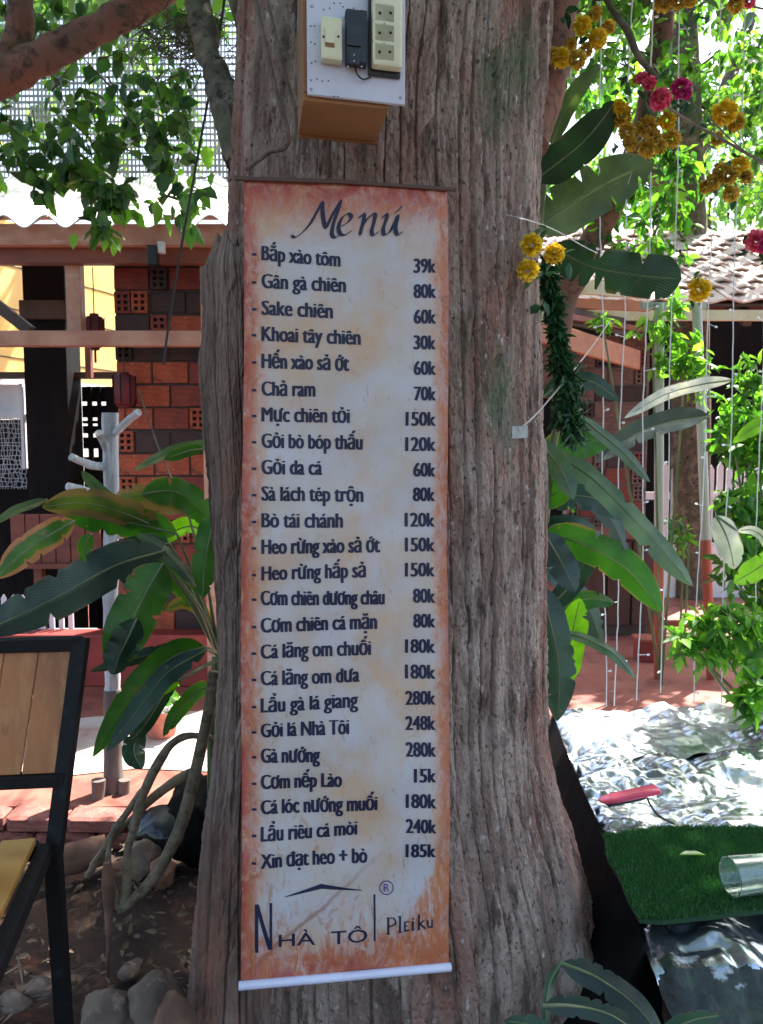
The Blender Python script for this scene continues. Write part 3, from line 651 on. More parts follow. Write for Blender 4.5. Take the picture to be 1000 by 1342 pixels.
for i, (a1, a2) in enumerate(((405, 432), (412, 440), (396, 425))):
    b = MB(); b.beam(W(690, a1, 3.95 + i * .09), W(840, a2, 4.95 + i * .05), .03, .03); b.build('batten', m_brownwood if i else m_redwood, ef)
b = MB(); b.beam(W(704, 372, 4.4), W(850, 383, 4.6), .03, .075, .003); b.build('upper_board', m_cream, ef)
b = MB(); b.beam(W(704, 395, 4.45), W(850, 402, 4.62), .03, .055, .003); b.build('upper_board', m_orangewood, ef)
b = MB(); b.beam(W(722, 434, 4.15), W(702, 560, 4.15), .02, .022); b.build('strut', m_redwood, ef)
# cabinet and picket fence, swing frame
m_cabdoor = mat('dark_cabinet_wood', (.11, .038, .026), .6, noise=((.06, .022, .016), 9, (1, 1, .3), .4, .65))
cb = thing('wooden_cabinet', (1.5, 4.9, ZT), 'dark red brown cabinet under the right roof behind the light strings', 'cabinet')
cx0, cx1 = W(764, 700, 4.9).x, W(862, 700, 4.9).x; cz = W(0, 700, 4.9).z
b = MB(); b.box((cx0, 4.92, ZT), (cx1, 5.35, cz - .03), .004); b.build('carcass', m_brownwood, cb)
for i in range(3):
    w_ = (cx1 - cx0) / 3; b = MB(); b.box((cx0 + i * w_ + .006, 4.90, ZT + .07), (cx0 + (i + 1) * w_ - .006, 4.919, cz - .05), .004); d = b.build('cabinet_door', m_cabdoor, cb)
b = MB(); b.box((cx0 - .03, 4.88, cz - .029), (cx1 + .03, 5.37, cz), .004); b.build('cabinet_top', m_redwood, cb)
pf = thing('picket_fence', (2.3, 6.2, ZT), 'white picket fence behind the swing poles under the right roof', 'fence')
for i in range(12):
    xx = W(868 + i * 12, 640, 6.2).x; z0, z1 = W(0, 712, 6.2).z, W(0, 612 + 4 * (i % 2), 6.2).z; w_ = .045; b = MB()
    b.add([(xx, 6.2, z0), (xx + w_, 6.2, z0), (xx + w_, 6.2, z1), (xx + w_ / 2, 6.2, z1 + .04), (xx, 6.2, z1), (xx, 6.22, z0), (xx + w_, 6.22, z0), (xx + w_, 6.22, z1), (xx + w_ / 2, 6.22, z1 + .04), (xx, 6.22, z1)],
          [(0, 1, 2, 3, 4), (9, 8, 7, 6, 5), (0, 5, 6, 1), (1, 6, 7, 2), (2, 7, 8, 3), (3, 8, 9, 4), (4, 9, 5, 0)]); b.build('picket', m_white, pf)
b = MB(); b.box((W(862, 0, 6.2).x, 6.222, W(0, 655, 6.2).z), (W(1020, 0, 6.2).x, 6.24, W(0, 645, 6.2).z)); b.box((W(862, 0, 6.2).x, 6.15, ZT), (W(1020, 0, 6.2).x, 6.30, W(0, 713, 6.2).z)); b.build('rail', m_white, pf)
sw = thing('swing_frame', (1.45, 4.0, ZT), 'tall pole frame with grey tops and rust red feet joined by a low crossbar', 'swing frame')
def spole(px0, px1, r):
    a, c = W(px0, 398, 4.0), W(px1, 0, 4.0); c = V((W(px1, 895, 4.0).x, 4.0, ZT)); mid = a.lerp(c, .62)
    b = MB(); b.tube([a, a.lerp(mid, .5), mid], r, 10); b.build('pole_top', m_polegr, sw, True)
    b = MB(); b.tube([mid - V((0, 0, .0)), mid.lerp(c, .5), c], r * 1.06, 10); b.build('pole_foot', m_polered, sw, True)
spole(864, 863, .023); spole(913, 932, .023)
b = MB(); b.beam(W(866, 817, 4.0), W(929, 817, 4.0), .03, .03, .003); b.build('crossbar', m_polered, sw)
b = MB(); b.beam(W(840, 401, 4.02), W(925, 401, 4.02), .03, .035, .003); b.build('crossbar', m_polegr, sw)
t = thing('red_bin', (1.4, 4.3, ZT), 'red square tub on the terrace beside the left swing pole', 'tub')
b = MB(); a = W(838, 872, 4.3).x; c = W(862, 872, 4.3).x; b.box((a, 4.3, ZT + .001), (c, 4.42, W(0, 842, 4.3).z), .006); b.build('tub_body', m_plinth, t)
b = MB(); b.box((a - .008, 4.29, W(0, 842, 4.3).z + .001), (c + .008, 4.43, W(0, 842, 4.3).z + .018), .004); b.build('tub_rim', m_polered, t)

# ================================================================== THE TREE
TY = 1.86
def bark_column(name, levels, D, ryf, P1, nt, nz, parent, m, seed, amp=1.0, zmin=None, zmax=None, flat_top=False, raw=True):
    """levels: (py, left px, right px) from the top down; real round column with furrowed bark relief"""
    lz, lc, lr = [], [], []
    for py, a, c in levels:
        p, q = W(a, py, D), W(c, py, D); lz.append(p.z); lc.append((p.x + q.x) / 2); lr.append((q.x - p.x) / 2)
    lz, lc, lr = (np.array(t)[::-1] for t in (lz, lc, lr))
    za, zb = max(lz[0], -.12), lz[-1]; zv = min(2.5, zb)
    z = np.concatenate([np.linspace(za, zv, int(nz * .88), endpoint=False), np.linspace(zv, zb, nz - int(nz * .88))]) if zb > 2.6 else np.linspace(za, zb, nz)
    zz = np.linspace(lz[0], lz[-1], 400)
    def smooth(y):
        yy = np.interp(zz, lz, y); k = np.ones(17) / 17; yp = np.pad(yy, 8, 'edge'); return np.interp(z, zz, np.convolve(yp, k, 'valid'))
    cx, rx = smooth(lc), smooth(lr)
    nf = int(nt * .8); th = np.concatenate([np.linspace(-R(12), R(192), nf, endpoint=False), np.linspace(R(192), R(348), nt - nf, endpoint=False)]) % (2 * PI)
    TH, Z = np.meshgrid(th, z, indexing='ij'); a = TH / (2 * PI)
    CX = cx[None]; RX = rx[None]; RY = np.minimum(RX, ryf(Z)) if callable(ryf) else RX * ryf
    per = lambda P: P
    warp = .55 * vnoise(a * 12, Z * 2.6, seed, 12) + .3 * vnoise(a * 24, Z * 6, seed + 1, 24)
    n1 = vnoise(a * P1 + warp * 1.3, Z * 2.4 + 7, seed + 2, P1)
    n1b = vnoise(a * (P1 // 2) + warp, Z * 1.6 + 3, seed + 8, P1 // 2)
    n2 = vnoise(a * P1 * 2 + warp * 2, Z * 6, seed + 3, P1 * 2)
    n3 = vnoise(a * P1 * 5 + warp * 3, Z * 16, seed + 4, P1 * 5)
    n4 = vnoise(a * P1 * 3, Z * 60, seed + 5, P1 * 3)
    lump = vnoise(a * 7, Z * 1.4, seed + 6, 7) * .5 + vnoise(a * 15, Z * 3, seed + 7, 15) * .3
    u = a * P1 + .75 * vnoise(a * 9, Z * 1.5, seed + 30, 9) + .30 * vnoise(a * 40, Z * 2.6, seed + 31, 40) + .07 * n3 + .05 * n2
    rj = np.random.RandomState(seed + 32); JB = (rj.rand(P1) - .5) * .75; SB = rj.rand(P1)
    k = np.floor(u).astype(int); best = np.full(u.shape, 9.); pid = k.copy(); st = np.zeros(u.shape)
    for q in (-1, 0, 1, 2):
        kk = k + q; pos = kk + JB[kk % P1]; dd_ = np.abs(u - pos); m_ = dd_ < best
        best = np.where(m_, dd_, best); st = np.where(m_, SB[kk % P1], st); pid = np.where(pos <= u, kk, pid)
    pid = pid % P1
    stren = sstep(-.55, .15, vnoise(pid * 7.31 + .5, Z * 2.3, seed + 33)) * (.55 + .45 * st)
    wcr = .085 + .05 * vnoise(pid * 3.3, Z * 5, seed + 34)
    kA = (1 - sstep(wcr * .35, wcr * 1.5, best)) * stren
    hz = vnoise(pid * 11.7 + .3, Z * 6.5 + .35 * (u - np.floor(u)), seed + 35)
    kH = (1 - sstep(0, .035, np.abs(hz))) * (vnoise(pid * 5.9, Z * 2.1, seed + 36) > .10)
    step_ = .0028 * np.sign(hz) * sstep(0, .05, np.abs(hz))
    dB, hB = plates(a * int(P1 * 2.4) + warp * 1.2 + .2 * n3, Z * 13 + .5 * n2, int(P1 * 2.4), seed + 21); kB = 1 - sstep(0, .20, dB)
    fine = vnoise(a * P1 * 8, Z * 150, seed + 22, P1 * 8); fine2 = vnoise(a * P1 * 4, Z * 45, seed + 23, P1 * 4)
    h = -.0160 * kA - .0045 * kH + step_ + .006 * vnoise(pid * 5.17, Z * 1.3, seed + 37) - .0022 * kB + .0020 * (hB - .5) + .0014 * fine + .0022 * fine2 + .0012 * n3 + .012 * lump
    h = h * amp
    Cx, Sy = np.cos(TH), np.sin(TH)
    X = CX + (RX + h) * Cx; Y = D - (RY + h) * Sy
    if flat_top:
        tw_ = sstep(z[-1] - .05, z[-1], Z); X = CX + (X - CX) * (1 - tw_ * .35); Y = D + (Y - D) * (1 - tw_ * .35)
        Z = Z + tw_ * .03 * vnoise(a * 20, Z * 0, seed + 12, 20)
    v = np.stack([X, Y, Z], -1).reshape(-1, 3)
    I = np.arange(nt * nz).reshape(nt, nz); J = np.roll(I, -1, 0)
    f = np.stack([I[:, :-1], I[:, 1:], J[:, 1:], J[:, :-1]], -1).reshape(-1, 4)[:, ::-1]
    # caps
    c0 = len(v); v = np.vstack([v, [[cx[-1], D, z[-1] - .01]]])
    cap = np.stack([I[:, -1], np.full(nt, c0), np.full(nt, c0), J[:, -1]], -1)
    off = wloc(parent); v = v - np.array(off)[None]
    me = np_mesh(name, v, f)
    o = link_mesh(name, me, m, parent, not raw)
    if flat_top:
        vt = v[np.append(I[:, -1], c0)]; ft = [(k, (k + 1) % nt, nt) for k in range(nt)]
        link_mesh('broken_top', np_mesh('broken_top', vt, ft), m, parent)
    return o
tree = thing('tree', (-.0, TY, 0), 'huge furrowed tree trunk in the middle with the menu banner hanging on it', 'tree')
LV = [(-900, 345, 705), (-100, 320, 716), (0, 316, 716), (100, 312, 712), (200, 306, 705), (330, 304, 703), (450, 302, 703), (600, 302, 711), (760, 302, 713), (880, 300, 712), (950, 296, 714), (1000, 290, 722), (1050, 285, 735), (1100, 280, 751), (1160, 274, 768), (1220, 268, 782), (1290, 262, 790), (1342, 255, 800), (1500, 235, 830)]
def ryf(Z): return .300 + .015 * sstep(.45, -.05, Z)
bark_column('trunk', LV, TY, ryf, 66, 940, 1080, tree, m_bark, 21)
LS = [(322, 268, 345), (345, 264, 350), (420, 266, 352), (470, 263, 354), (560, 270, 352), (640, 277, 352), (750, 281, 352), (850, 285, 352), (950, 281, 354), (1050, 270, 356), (1120, 263, 358), (1200, 256, 362), (1300, 246, 370), (1400, 232, 380), (1560, 205, 400)]
bark_column('joined_stem', LS, 1.66, .92, 22, 330, 640, tree, m_bark_old, 51, .9, flat_top=True)
# buttress root towards the right
def swept(parent, name, pts, rad, m, n=14, res=40, amp=.006, seed=3, flat=1.0):
    P, r = crom(pts, res, rad); rs = np.random.RandomState(seed)
    b = MB(); b.tube(P, r, n); v = np.array(b.v)
    nn = vnoise(v[:, 0] * 30 + v[:, 1] * 17, v[:, 2] * 14, seed) + .6 * vnoise(v[:, 0] * 60, v[:, 2] * 30 + v[:, 1] * 40, seed + 1)
    c = np.repeat(np.array([tuple(p) for p in P]), n, 0); d = v[:len(c)] - c; d /= np.linalg.norm(d, axis=1)[:, None] + 1e-9
    v[:len(c)] += d * (nn[:len(c)] * amp)[:, None]; b.v = [tuple(q) for q in v]
    return b.build(name, m, parent, True)
swept(tree, 'buttress_root', [W(690, 985, 1.82), W(706, 1060, 1.78), W(722, 1150, 1.75), W(738, 1240, 1.72), W(752, 1330, 1.68), W(775, 1420, 1.62)], [.03, .045, .055, .06, .06, .05], m_bark, 20, 60, .010, 4)
swept(tree, 'buttress_root', [W(640, 1150, 1.74), W(655, 1240, 1.70), W(662, 1330, 1.66), W(670, 1480, 1.6)], [.03, .05, .06, .06], m_bark, 20, 50, .010, 8)
swept(tree, 'buttress_root', [W(322, 1210, 1.72), W(300, 1310, 1.68), W(285, 1400, 1.62), W(270, 1500, 1.52)], [.03, .045, .05, .05], m_bark_old, 20, 50, .008, 9)
swept(tree, 'limb', [W(322, 215, 1.80), W(300, 140, 1.88), W(272, 60, 1.98), W(255, -20, 2.1), W(235, -220, 2.3)], [.045, .038, .031, .028, .026], m_greylimb, 18, 90, .009, 5)
swept(tree, 'limb', [W(318, 40, 1.95), W(304, -20, 1.95), W(300, -120, 2.0)], [.015, .014, .013], m_greylimb, 10, 20, .003, 6)
swept(tree, 'limb', [W(690, 190, 2.02), W(712, 110, 2.06), W(728, 30, 2.1), W(738, -60, 2.15), W(760, -300, 2.3)], [.055, .055, .05, .048, .04], m_limb, 14, 40, .006, 7)
swept(tree, 'limb', [W(560, -600, 1.9), V((.5, 2.3, 3.2)), V((1.2, 2.9, 3.7)), V((2.0, 3.3, 4.0))], [.16, .12, .08, .04], m_bark, 14, 30, .01, 10)
swept(tree, 'limb', [W(460, -600, 1.9), V((-.5, 1.6, 3.2)), V((-1.3, 1.0, 3.7)), V((-2.2, .4, 4.0))], [.16, .12, .08, .04], m_bark, 14, 30, .01, 11)
swept(tree, 'limb', [W(505, -800, 1.9), V((.3, 1.2, 3.4)), V((.6, .2, 3.9)), V((.9, -1.0, 4.2))], [.16, .12, .08, .04], m_bark, 14, 30, .01, 12)

def leaf_cloud(name, C, size, m, parent=None, droop=.5, aspect=.55, seed=0, d=None, kind=None, sj=.35):
    rs = np.random.RandomState(seed); C = np.asarray(C, float); N = len(C)
    if d is None: d = rs.normal(size=(N, 3)); d[:, 2] -= droop * 1.6
    d = d / (np.linalg.norm(d, axis=1)[:, None] + 1e-9)
    up = rs.normal(size=(N, 3)) * .6; up[:, 2] += .8
    s = np.cross(d, up); s /= np.linalg.norm(s, axis=1)[:, None] + 1e-9; nn = np.cross(s, d)
    L = size * (1 + rs.uniform(-sj, sj, N))[:, None]; w = L * aspect
    v = np.stack([C, C + d * L * .30 - s * w * .5 + nn * w * .10, C + d * L * .68 - s * w * .36 + nn * w * .06, C + d * L - nn * L * .12, C + d * L * .68 + s * w * .36 + nn * w * .06, C + d * L * .30 + s * w * .5 + nn * w * .10], 1).reshape(-1, 3)
    b0 = (np.arange(N) * 6)[:, None]
    f = np.concatenate([b0 + np.array([[0, 1, 2, 3]]), b0 + np.array([[0, 3, 4, 5]])], 1).reshape(-1, 4)
    r = np.repeat(rs.rand(N), 2)
    if parent is not None: v = v - np.array(wloc(parent))[None]
    o = link_mesh(name, np_mesh(name, v, f, fattr=r), m, parent)
    if kind: o['kind'] = kind
    return o
def sprays(centers, radii, twigs, per, seed, jit=.25, squash=(1, 1, 1)):
    """leaf positions strung along small twigs that radiate inside blobs"""
    rs = np.random.RandomState(seed); out = []; tw = []
    for c, r in zip(centers, radii):
        for _ in range(twigs):
            d = rs.normal(size=3); d /= np.linalg.norm(d); st = np.array(c) + rs.normal(size=3) * r * .35 * np.array(squash)
            e = st + d * r * rs.uniform(.5, 1.05) * np.array(squash); e[2] -= r * .15
            t = rs.rand(per, 1) ** .8
            p = st + (e - st) * t + rs.normal(size=(per, 3)) * r * jit * .35
            out.append(p); tw.append((st, e))
    return np.vstack(out), tw
def project(p):
    q = np.asarray(p, float) - np.array([0, 0, HC]); y = q[:, 1] * CP - q[:, 2] * SP; z = q[:, 1] * SP + q[:, 2] * CP
    return 500 + q[:, 0] / y * F, 671 - z / y * F, y

# crown of the big tree: clumps over the yard, thinned so that sun falls on chosen ground
rs = np.random.RandomState(5)
cc = []; cr_ = []
for _ in range(230):
    x, y = rs.uniform(-3.4, 3.4), rs.uniform(-2.6, 4.7); cc.append((x, y, 3.35 + .9 * rs.rand() - .05 * (x * x) * .3)); cr_.append(rs.uniform(.30, .50))
P_, tw_ = sprays(cc, cr_, 11, 13, 6, .3, (1, 1, .6))
sd = np.array(SD); g = P_ - sd[None] * ((P_[:, 2] - .2) / sd[2])[:, None]
def inbox(g, x0, x1, y0, y1): return (g[:, 0] > x0) & (g[:, 0] < x1) & (g[:, 1] > y0) & (g[:, 1] < y1)
lit = inbox(g, -1.9, -.55, 2.35, 4.2) | inbox(g, .42, 3.5, 1.5, 4.6) & (rs.rand(len(g)) < .98)
patch = vnoise(g[:, 0] * 2.3, g[:, 1] * 2.3, 44) > .62
px_, py_, yy_ = project(P_)
def shade(x0, x1, y0, y1, n, seed):
    r2 = np.random.RandomState(seed); z_ = r2.uniform(4.3, 5.1, n); q = np.stack([r2.uniform(x0, x1, n), r2.uniform(y0, y1, n), np.zeros(n)], -1); return q + sd[None] * (z_ / sd[2])[:, None]
shade_leaves = np.vstack([shade(-2.6, .9, .2, 2.35, 9000, 61), shade(.0, .32, .9, 2.0, 1200, 62), shade(-2.6, .6, -2, .3, 4000, 63)])  # out-of-view leaves added along the sun rays to shade chosen ground
keep = ~lit & ~(patch) & ~((py_ > 45) & (yy_ > 0) & (px_ > -60) & (px_ < 1060))
leaf_cloud('crown', np.vstack([P_[keep], shade_leaves]), .105, m_lf_dark, tree, .5, .5, 7)
b = MB()
for k in range(0, len(tw_), 3):
    s_, e_ = tw_[k]; q = (np.array([s_, e_])); px1, py1, _y = project(q)
    if py1.max() < 20 or _y.min() < 0: b.tube([V(s_), V(e_)], [.008, .003], 4, False)
o = b.build('twigs', m_twig, tree); tag(o, kind='stuff')

# thin vines on the trunk
for pts, r_, lab in (([(330, -20, 1.52), (348, 60, 1.50), (362, 120, 1.50), (378, 185, 1.51), (352, 200, 1.54), (322, 222, 1.56)], .0045, 'thin brown vine curling down the trunk left of the switch panel'),
                     ([(346, -20, 1.54), (372, 90, 1.51), (388, 150, 1.51), (384, 215, 1.52)], .003, 'finer dark vine between the switch panel and the thicker vine')):
    b = MB(); b.tube(crom([W(*p) for p in pts], 40), r_, 6, jit=.15); o = b.build('vine', m_twig, smooth=True, origin=W(*pts[-1])); tag(o, lab, 'vine')
b = MB(); b.tube(crom([W(300, -40, 2.3), W(285, 60, 2.35), W(262, 190, 2.4), W(240, 310, 2.45), W(222, 420, 2.5), W(214, 478, 2.5)], 60), .0042, 6); o = b.build('cable', m_cable, smooth=True, origin=W(214, 478, 2.5)); tag(o, 'black cable hanging in front of the left brick wall from the branches', 'cable')
b = MB(); b.tube([W(181, 510, 2.7), W(205, 580, 2.7), W(232, 645, 2.7)], .0035, 6); o = b.build('twig', m_twig, origin=W(232, 645, 2.7)); tag(o, 'thin bare twig slanting in front of the red brick wall, right of the white pole', 'twig')

# ================================================================== MENU BANNER
BP0 = W(320, 240, 1.505); BPU = (W(588, 252, 1.555) - W(320, 240, 1.505)); BPU.z = 0; BPU.normalize(); BN = V((BPU.y, -BPU.x, 0))
def Bp(px, py, off=0.0):
    d = ray(px, py); t = (BP0 - CAM).dot(BN) / d.dot(BN); p = CAM + d * t
    u, v_ = (p - BP0).dot(BPU), p.z
    wv = .0055 * math.sin(v_ * 6.5 + 1.0) * math.cos(u * 9) + .0022 * math.sin(v_ * 17 + u * 12) + .0017 * math.sin(v_ * 43 - u * 25)
    return p + BN * (off + wv)
ban = thing('menu_banner', Bp(452, 1280), 'tall parchment coloured vinyl menu banner in rust and cream hanging on the trunk', 'banner')
nx, ny = 28, 110; v = []; uvs = []
def ban_edge(t):     # left and right pixel edge down the banner
    return 319.5 - 4.5 * t + 1.2 * math.sin(t * 9), 586 + 3.0 * t + .8 * math.sin(t * 11)
for j in range(ny):
    t = j / (ny - 1)
    l, r_ = ban_edge(t)
    for i in range(nx):
        s_ = i / (nx - 1); py = (236 + 12 * s_) * (1 - t) + (1285 - 23 * s_) * t; p = Bp(l + (r_ - l) * s_, py); v.append(p - wloc(ban)); uvs.append((s_, 1 - t))
I = np.arange(nx * ny).reshape(ny, nx); f = np.stack([I[:-1, :-1], I[1:, :-1], I[1:, 1:], I[:-1, 1:]], -1).reshape(-1, 4)
cl = link_mesh('banner_cloth', np_mesh('banner_cloth', np.array(v), f, uv=uvs), m_banner, ban, True)
b = MB(); b.tube([Bp(308, 234.5, .004), Bp(450, 240.5, .006), Bp(597, 249, .004)], .0042, 8); b.build('top_rod', m_rod, ban, True)
b = MB(); b.tube([Bp(313, 1290, .004), Bp(450, 1278, .006), Bp(590.5, 1266, .004)], .0088, 12); b.build('bottom_tube', m_tubewhite, ban, True)
fcurve = bpy.data.curves.new('lettering', 'FONT'); fobj = bpy.data.objects.new('lettering_source', fcurve); COL.objects.link(fobj)
def text_verts(s, bold):
    fcurve.body = s; fcurve.offset = bold; fcurve.resolution_u = 3; fcurve.size = 1.0
    bpy.context.view_layer.update()
    me = bpy.data.meshes.new_from_object(fobj.evaluated_get(bpy.context.evaluated_depsgraph_get()))
    v = np.array([q.co[:] for q in me.vertices]); f = [tuple(p.vertices) for p in me.polygons]; bpy.data.meshes.remove(me)
    return v, f
CAPH = None
def print_text(name, s, x0, y0, x1, y1, cap, m, bold=.5, off=.0009, parent=ban, fn=Bp, squeeze=.80):
    """text with its capitals centred on the line (x0, y0) - (x1, y1); squeezed to that length"""
    global CAPH
    if CAPH is None:
        vv, _ = text_verts('H', 0.0); CAPH = vv[:, 1].max()
    v, f = text_verts(s, .004 if any(ch in s for ch in 'ơờớợởỡ') else 0.0)
    a, c = v[:, 0].min(), v[:, 0].max(); k = cap / CAPH; xh = CAPH * .715; nx_ = CAPH * squeeze
    y_ = v[:, 1].copy(); y2 = np.where(y_ <= 0, y_, np.where(y_ < xh, y_ / xh * nx_, nx_ + (y_ - xh) * (CAPH - nx_) / (CAPH - xh)))
    y2 = np.where(y_ > CAPH, y_, y2) if squeeze > .715 else y_
    bb = MB()
    for q_, sh in enumerate(((0,) if bold <= 0 else (0, -bold, bold, -bold * .5, bold * .5))):
        P = []
        for q, yv in zip(v, y2):
            t = (q[0] - a) / (c - a); yy = (y0 + (y1 - y0) * t) - (yv - CAPH / 2) * k
            P.append(fn(x0 + (x1 - x0) * t + sh, yy, off + q_ * .00008))
        bb.add(P, f)
    return bb.build(name, m, parent)
ITEMS = [('Bắp xào tôm', 331, 340, 446, '39k', 349), ('Gân gà chiên', 367.5, 374, 453, '80k', 382), ('Sake chiên', 403, 408, 436, '60k', 415.5), ('Khoai tây chiên', 437, 443, 472, '30k', 449),
    ('Hến xào sả ớt', 472.5, 477, 457, '60k', 482.5), ('Chả ram', 509, 510.5, 413, '70k', 516), ('Mực chiên tỏi', 543, 545, 458, '150k', 549), ('Gỏi bò bóp thấu', 577.5, 580, 475, '120k', 582),
    ('Gỏi da cá', 612, 613, 422, '60k', 615.5), ('Sà lách tép trộn', 646.5, 648.5, 476, '80k', 648), ('Bò tái chánh', 681.5, 682, 449, '120k', 681.5), ('Heo rừng xào sả ớt', 716, 714.5, 498, '150k', 714),
    ('Heo rừng hấp sả', 751, 747, 479, '150k', 747), ('Cơm chiên dương châu', 783.5, 783, 504, '80k', 781), ('Cơm chiên cá mặn', 819, 815, 494, '80k', 813.5), ('Cá lăng om chuối', 853.5, 849, 486, '180k', 847),
    ('Cá lăng om dưa', 888.5, 884.5, 471, '180k', 880.5), ('Lẩu gà lá giang', 924, 917.5, 469, '280k', 914.5), ('Gỏi lá Nhà Tôi', 958, 951.5, 457, '248k', 947.5), ('Gà nướng', 992, 989, 419, '280k', 981),
    ('Cơm nếp Lào', 1026.5, 1022, 448, '15k', 1014.5), ('Cá lóc nướng muối', 1060.5, 1051, 494, '180k', 1048), ('Lẩu riêu cá mòi', 1095, 1085, 468, '240k', 1080.5), ('Xin đạt heo + bò', 1129.5, 1120.5, 481, '185k', 1113.5)]
for i, (s_, ya, yb, xe_, pr, yp) in enumerate(ITEMS):
    xs_ = 343.0 if i < 13 else 342.0
    print_text('item_lettering', s_, xs_ + .5, ya, xe_ - .5, yb, 18.5, m_ink, 1.05)
    print_text('price_lettering', pr, 570.5 - (28 if len(pr) == 3 else 38.5), yp, 570, yp, 18, m_ink, 1.05, squeeze=.7)
    yd = ya + 2; bb = MB(); bb.add([Bp(330, yd - 1.7, .0009), Bp(330, yd + 1.7, .0009), Bp(336, yd + 1.9, .0009), Bp(336, yd - 1.5, .0009)], [(0, 1, 2, 3)]); bb.build('dash', m_ink, ban)
# handwritten title drawn with a broad nib
def nib(strokes, ox, oy, k, wid, ang, name, m, parent=ban, fn=Bp, off=.0009):
    bb = MB()
    for si, st in enumerate(strokes):
        wd = wid
        if isinstance(st, tuple): st, wd = st
        P = crom([V((ox + x / k, oy + y / k, 0)) for x, y in st], 14 * len(st))
        a = R(ang); h = V((math.cos(a), -math.sin(a), 0)) * wd / 2; q = V((math.sin(a), math.cos(a), 0)) * .45
        vs = []; o_ = off + si * .00012
        for i, p in enumerate(P):
            e = min(1, .35 + .65 * min(i, len(P) - 1 - i) / 5)
            d = (P[min(i + 1, len(P) - 1)] - P[max(i - 1, 0)]).normalized(); nrm = V((-d.y, d.x, 0))
            ww = max(abs(h.dot(nrm)), .55) * e; A, B = p + nrm * ww, p - nrm * ww
            vs += [fn(A.x, A.y, o_), fn(B.x, B.y, o_)]
        bb.add(vs, [(2 * i, 2 * i + 2, 2 * i + 3, 2 * i + 1) for i in range(len(P) - 1)])
    return bb.build(name, m, parent)
nib([[(218, 210), (248, 212), (300, 165), (340, 100), (368, 48)], [(368, 48), (366, 90), (372, 140), (382, 178)], [(382, 178), (415, 110), (456, 42)], [(456, 42), (432, 110), (414, 170), (412, 205), (428, 216), (448, 204)],
     [(448, 168), (482, 150), (500, 124), (484, 110), (458, 128), (442, 168), (450, 200), (476, 204), (508, 182)],
     [(532, 132), (556, 112), (560, 130), (550, 172), (540, 210)], [(543, 182), (570, 140), (600, 112), (612, 118), (606, 150), (596, 190), (606, 208), (632, 190)],
     [(640, 132), (664, 112), (664, 135), (650, 178), (654, 206), (678, 196), (704, 150), (716, 118)], [(722, 112), (708, 165), (708, 196), (720, 208), (740, 194)], ([(700, 108), (722, 92), (740, 70)], 3.2)],
    320, 250, 3.571, 6.2, 28, 'title_lettering', m_ink)
# house logo: tall N, roof line, small capitals, tall I, registered mark
def poly(name, pts, m, off=.0009, fn=Bp, parent=ban):
    bb = MB(); bb.add([fn(x, y, off) for x, y in pts], [tuple(range(len(pts)))]); return bb.build(name, m, parent)
LGS = lambda L: [(300 + x / 3.125, 1100 + y / 3.125) for x, y in L]
def strip(bb, L, off, n=16):
    """quad given by its four corners, cut into short pieces so that it follows the cloth"""
    q = LGS(L); vs = []
    for i in range(n + 1):
        t = i / n; vs += [Bp(q[0][0] + (q[3][0] - q[0][0]) * t, q[0][1] + (q[3][1] - q[0][1]) * t, off), Bp(q[1][0] + (q[2][0] - q[1][0]) * t, q[1][1] + (q[2][1] - q[1][1]) * t, off)]
    bb.add(vs, [(2 * i, 2 * i + 1, 2 * i + 3, 2 * i + 2) for i in range(n)])
bb = MB(); strip(bb, [(230, 234), (230, 237), (380, 199), (378, 180)], .0009); strip(bb, [(378, 180), (380, 199), (545, 209), (545, 206)], .0010); bb.build('logo_roof', m_ink, ban)
bb = MB(); strip(bb, [(106, 270), (120, 268), (121, 464), (107, 466)], .0009); strip(bb, [(166, 262), (177, 261), (178, 452), (167, 453)], .0010); strip(bb, [(107, 270), (122, 268), (178, 452), (160, 453)], .0012)
bb.build('logo_letter', m_ink, ban)
print_text('logo_lettering', 'HÀ', 365.5, 1233, 413, 1229.5, 16.5, m_ink, .25, squeeze=.7)
print_text('logo_lettering', 'TÔ', 434, 1228.5, 481, 1224, 16.5, m_ink, .25, squeeze=.7)
bb = MB(); strip(bb, [(592, 225), (600, 225), (600, 412), (592, 413)], .0009); bb.build('logo_letter', m_ink, ban)
def ring(cx, cy, r, w, m, name):
    bb = MB(); n = 28; vs = []
    for k in range(n):
        a = 2 * PI * k / n; vs += [Bp(cx + r * math.cos(a), cy + r * math.sin(a), .0009), Bp(cx + (r - w) * math.cos(a), cy + (r - w) * math.sin(a), .0009)]
    bb.add(vs, [(2 * k, 2 * ((k + 1) % n), 2 * ((k + 1) % n) + 1, 2 * k + 1) for k in range(n)]); return bb.build(name, m, ban)
ring(506.5, 1163.5, 9.5, 1.3, m_inkblue, 'mark_ring'); print_text('mark_lettering', 'R', 503, 1163.5, 510.5, 1163.2, 10, m_inkblue, .0, squeeze=.7)
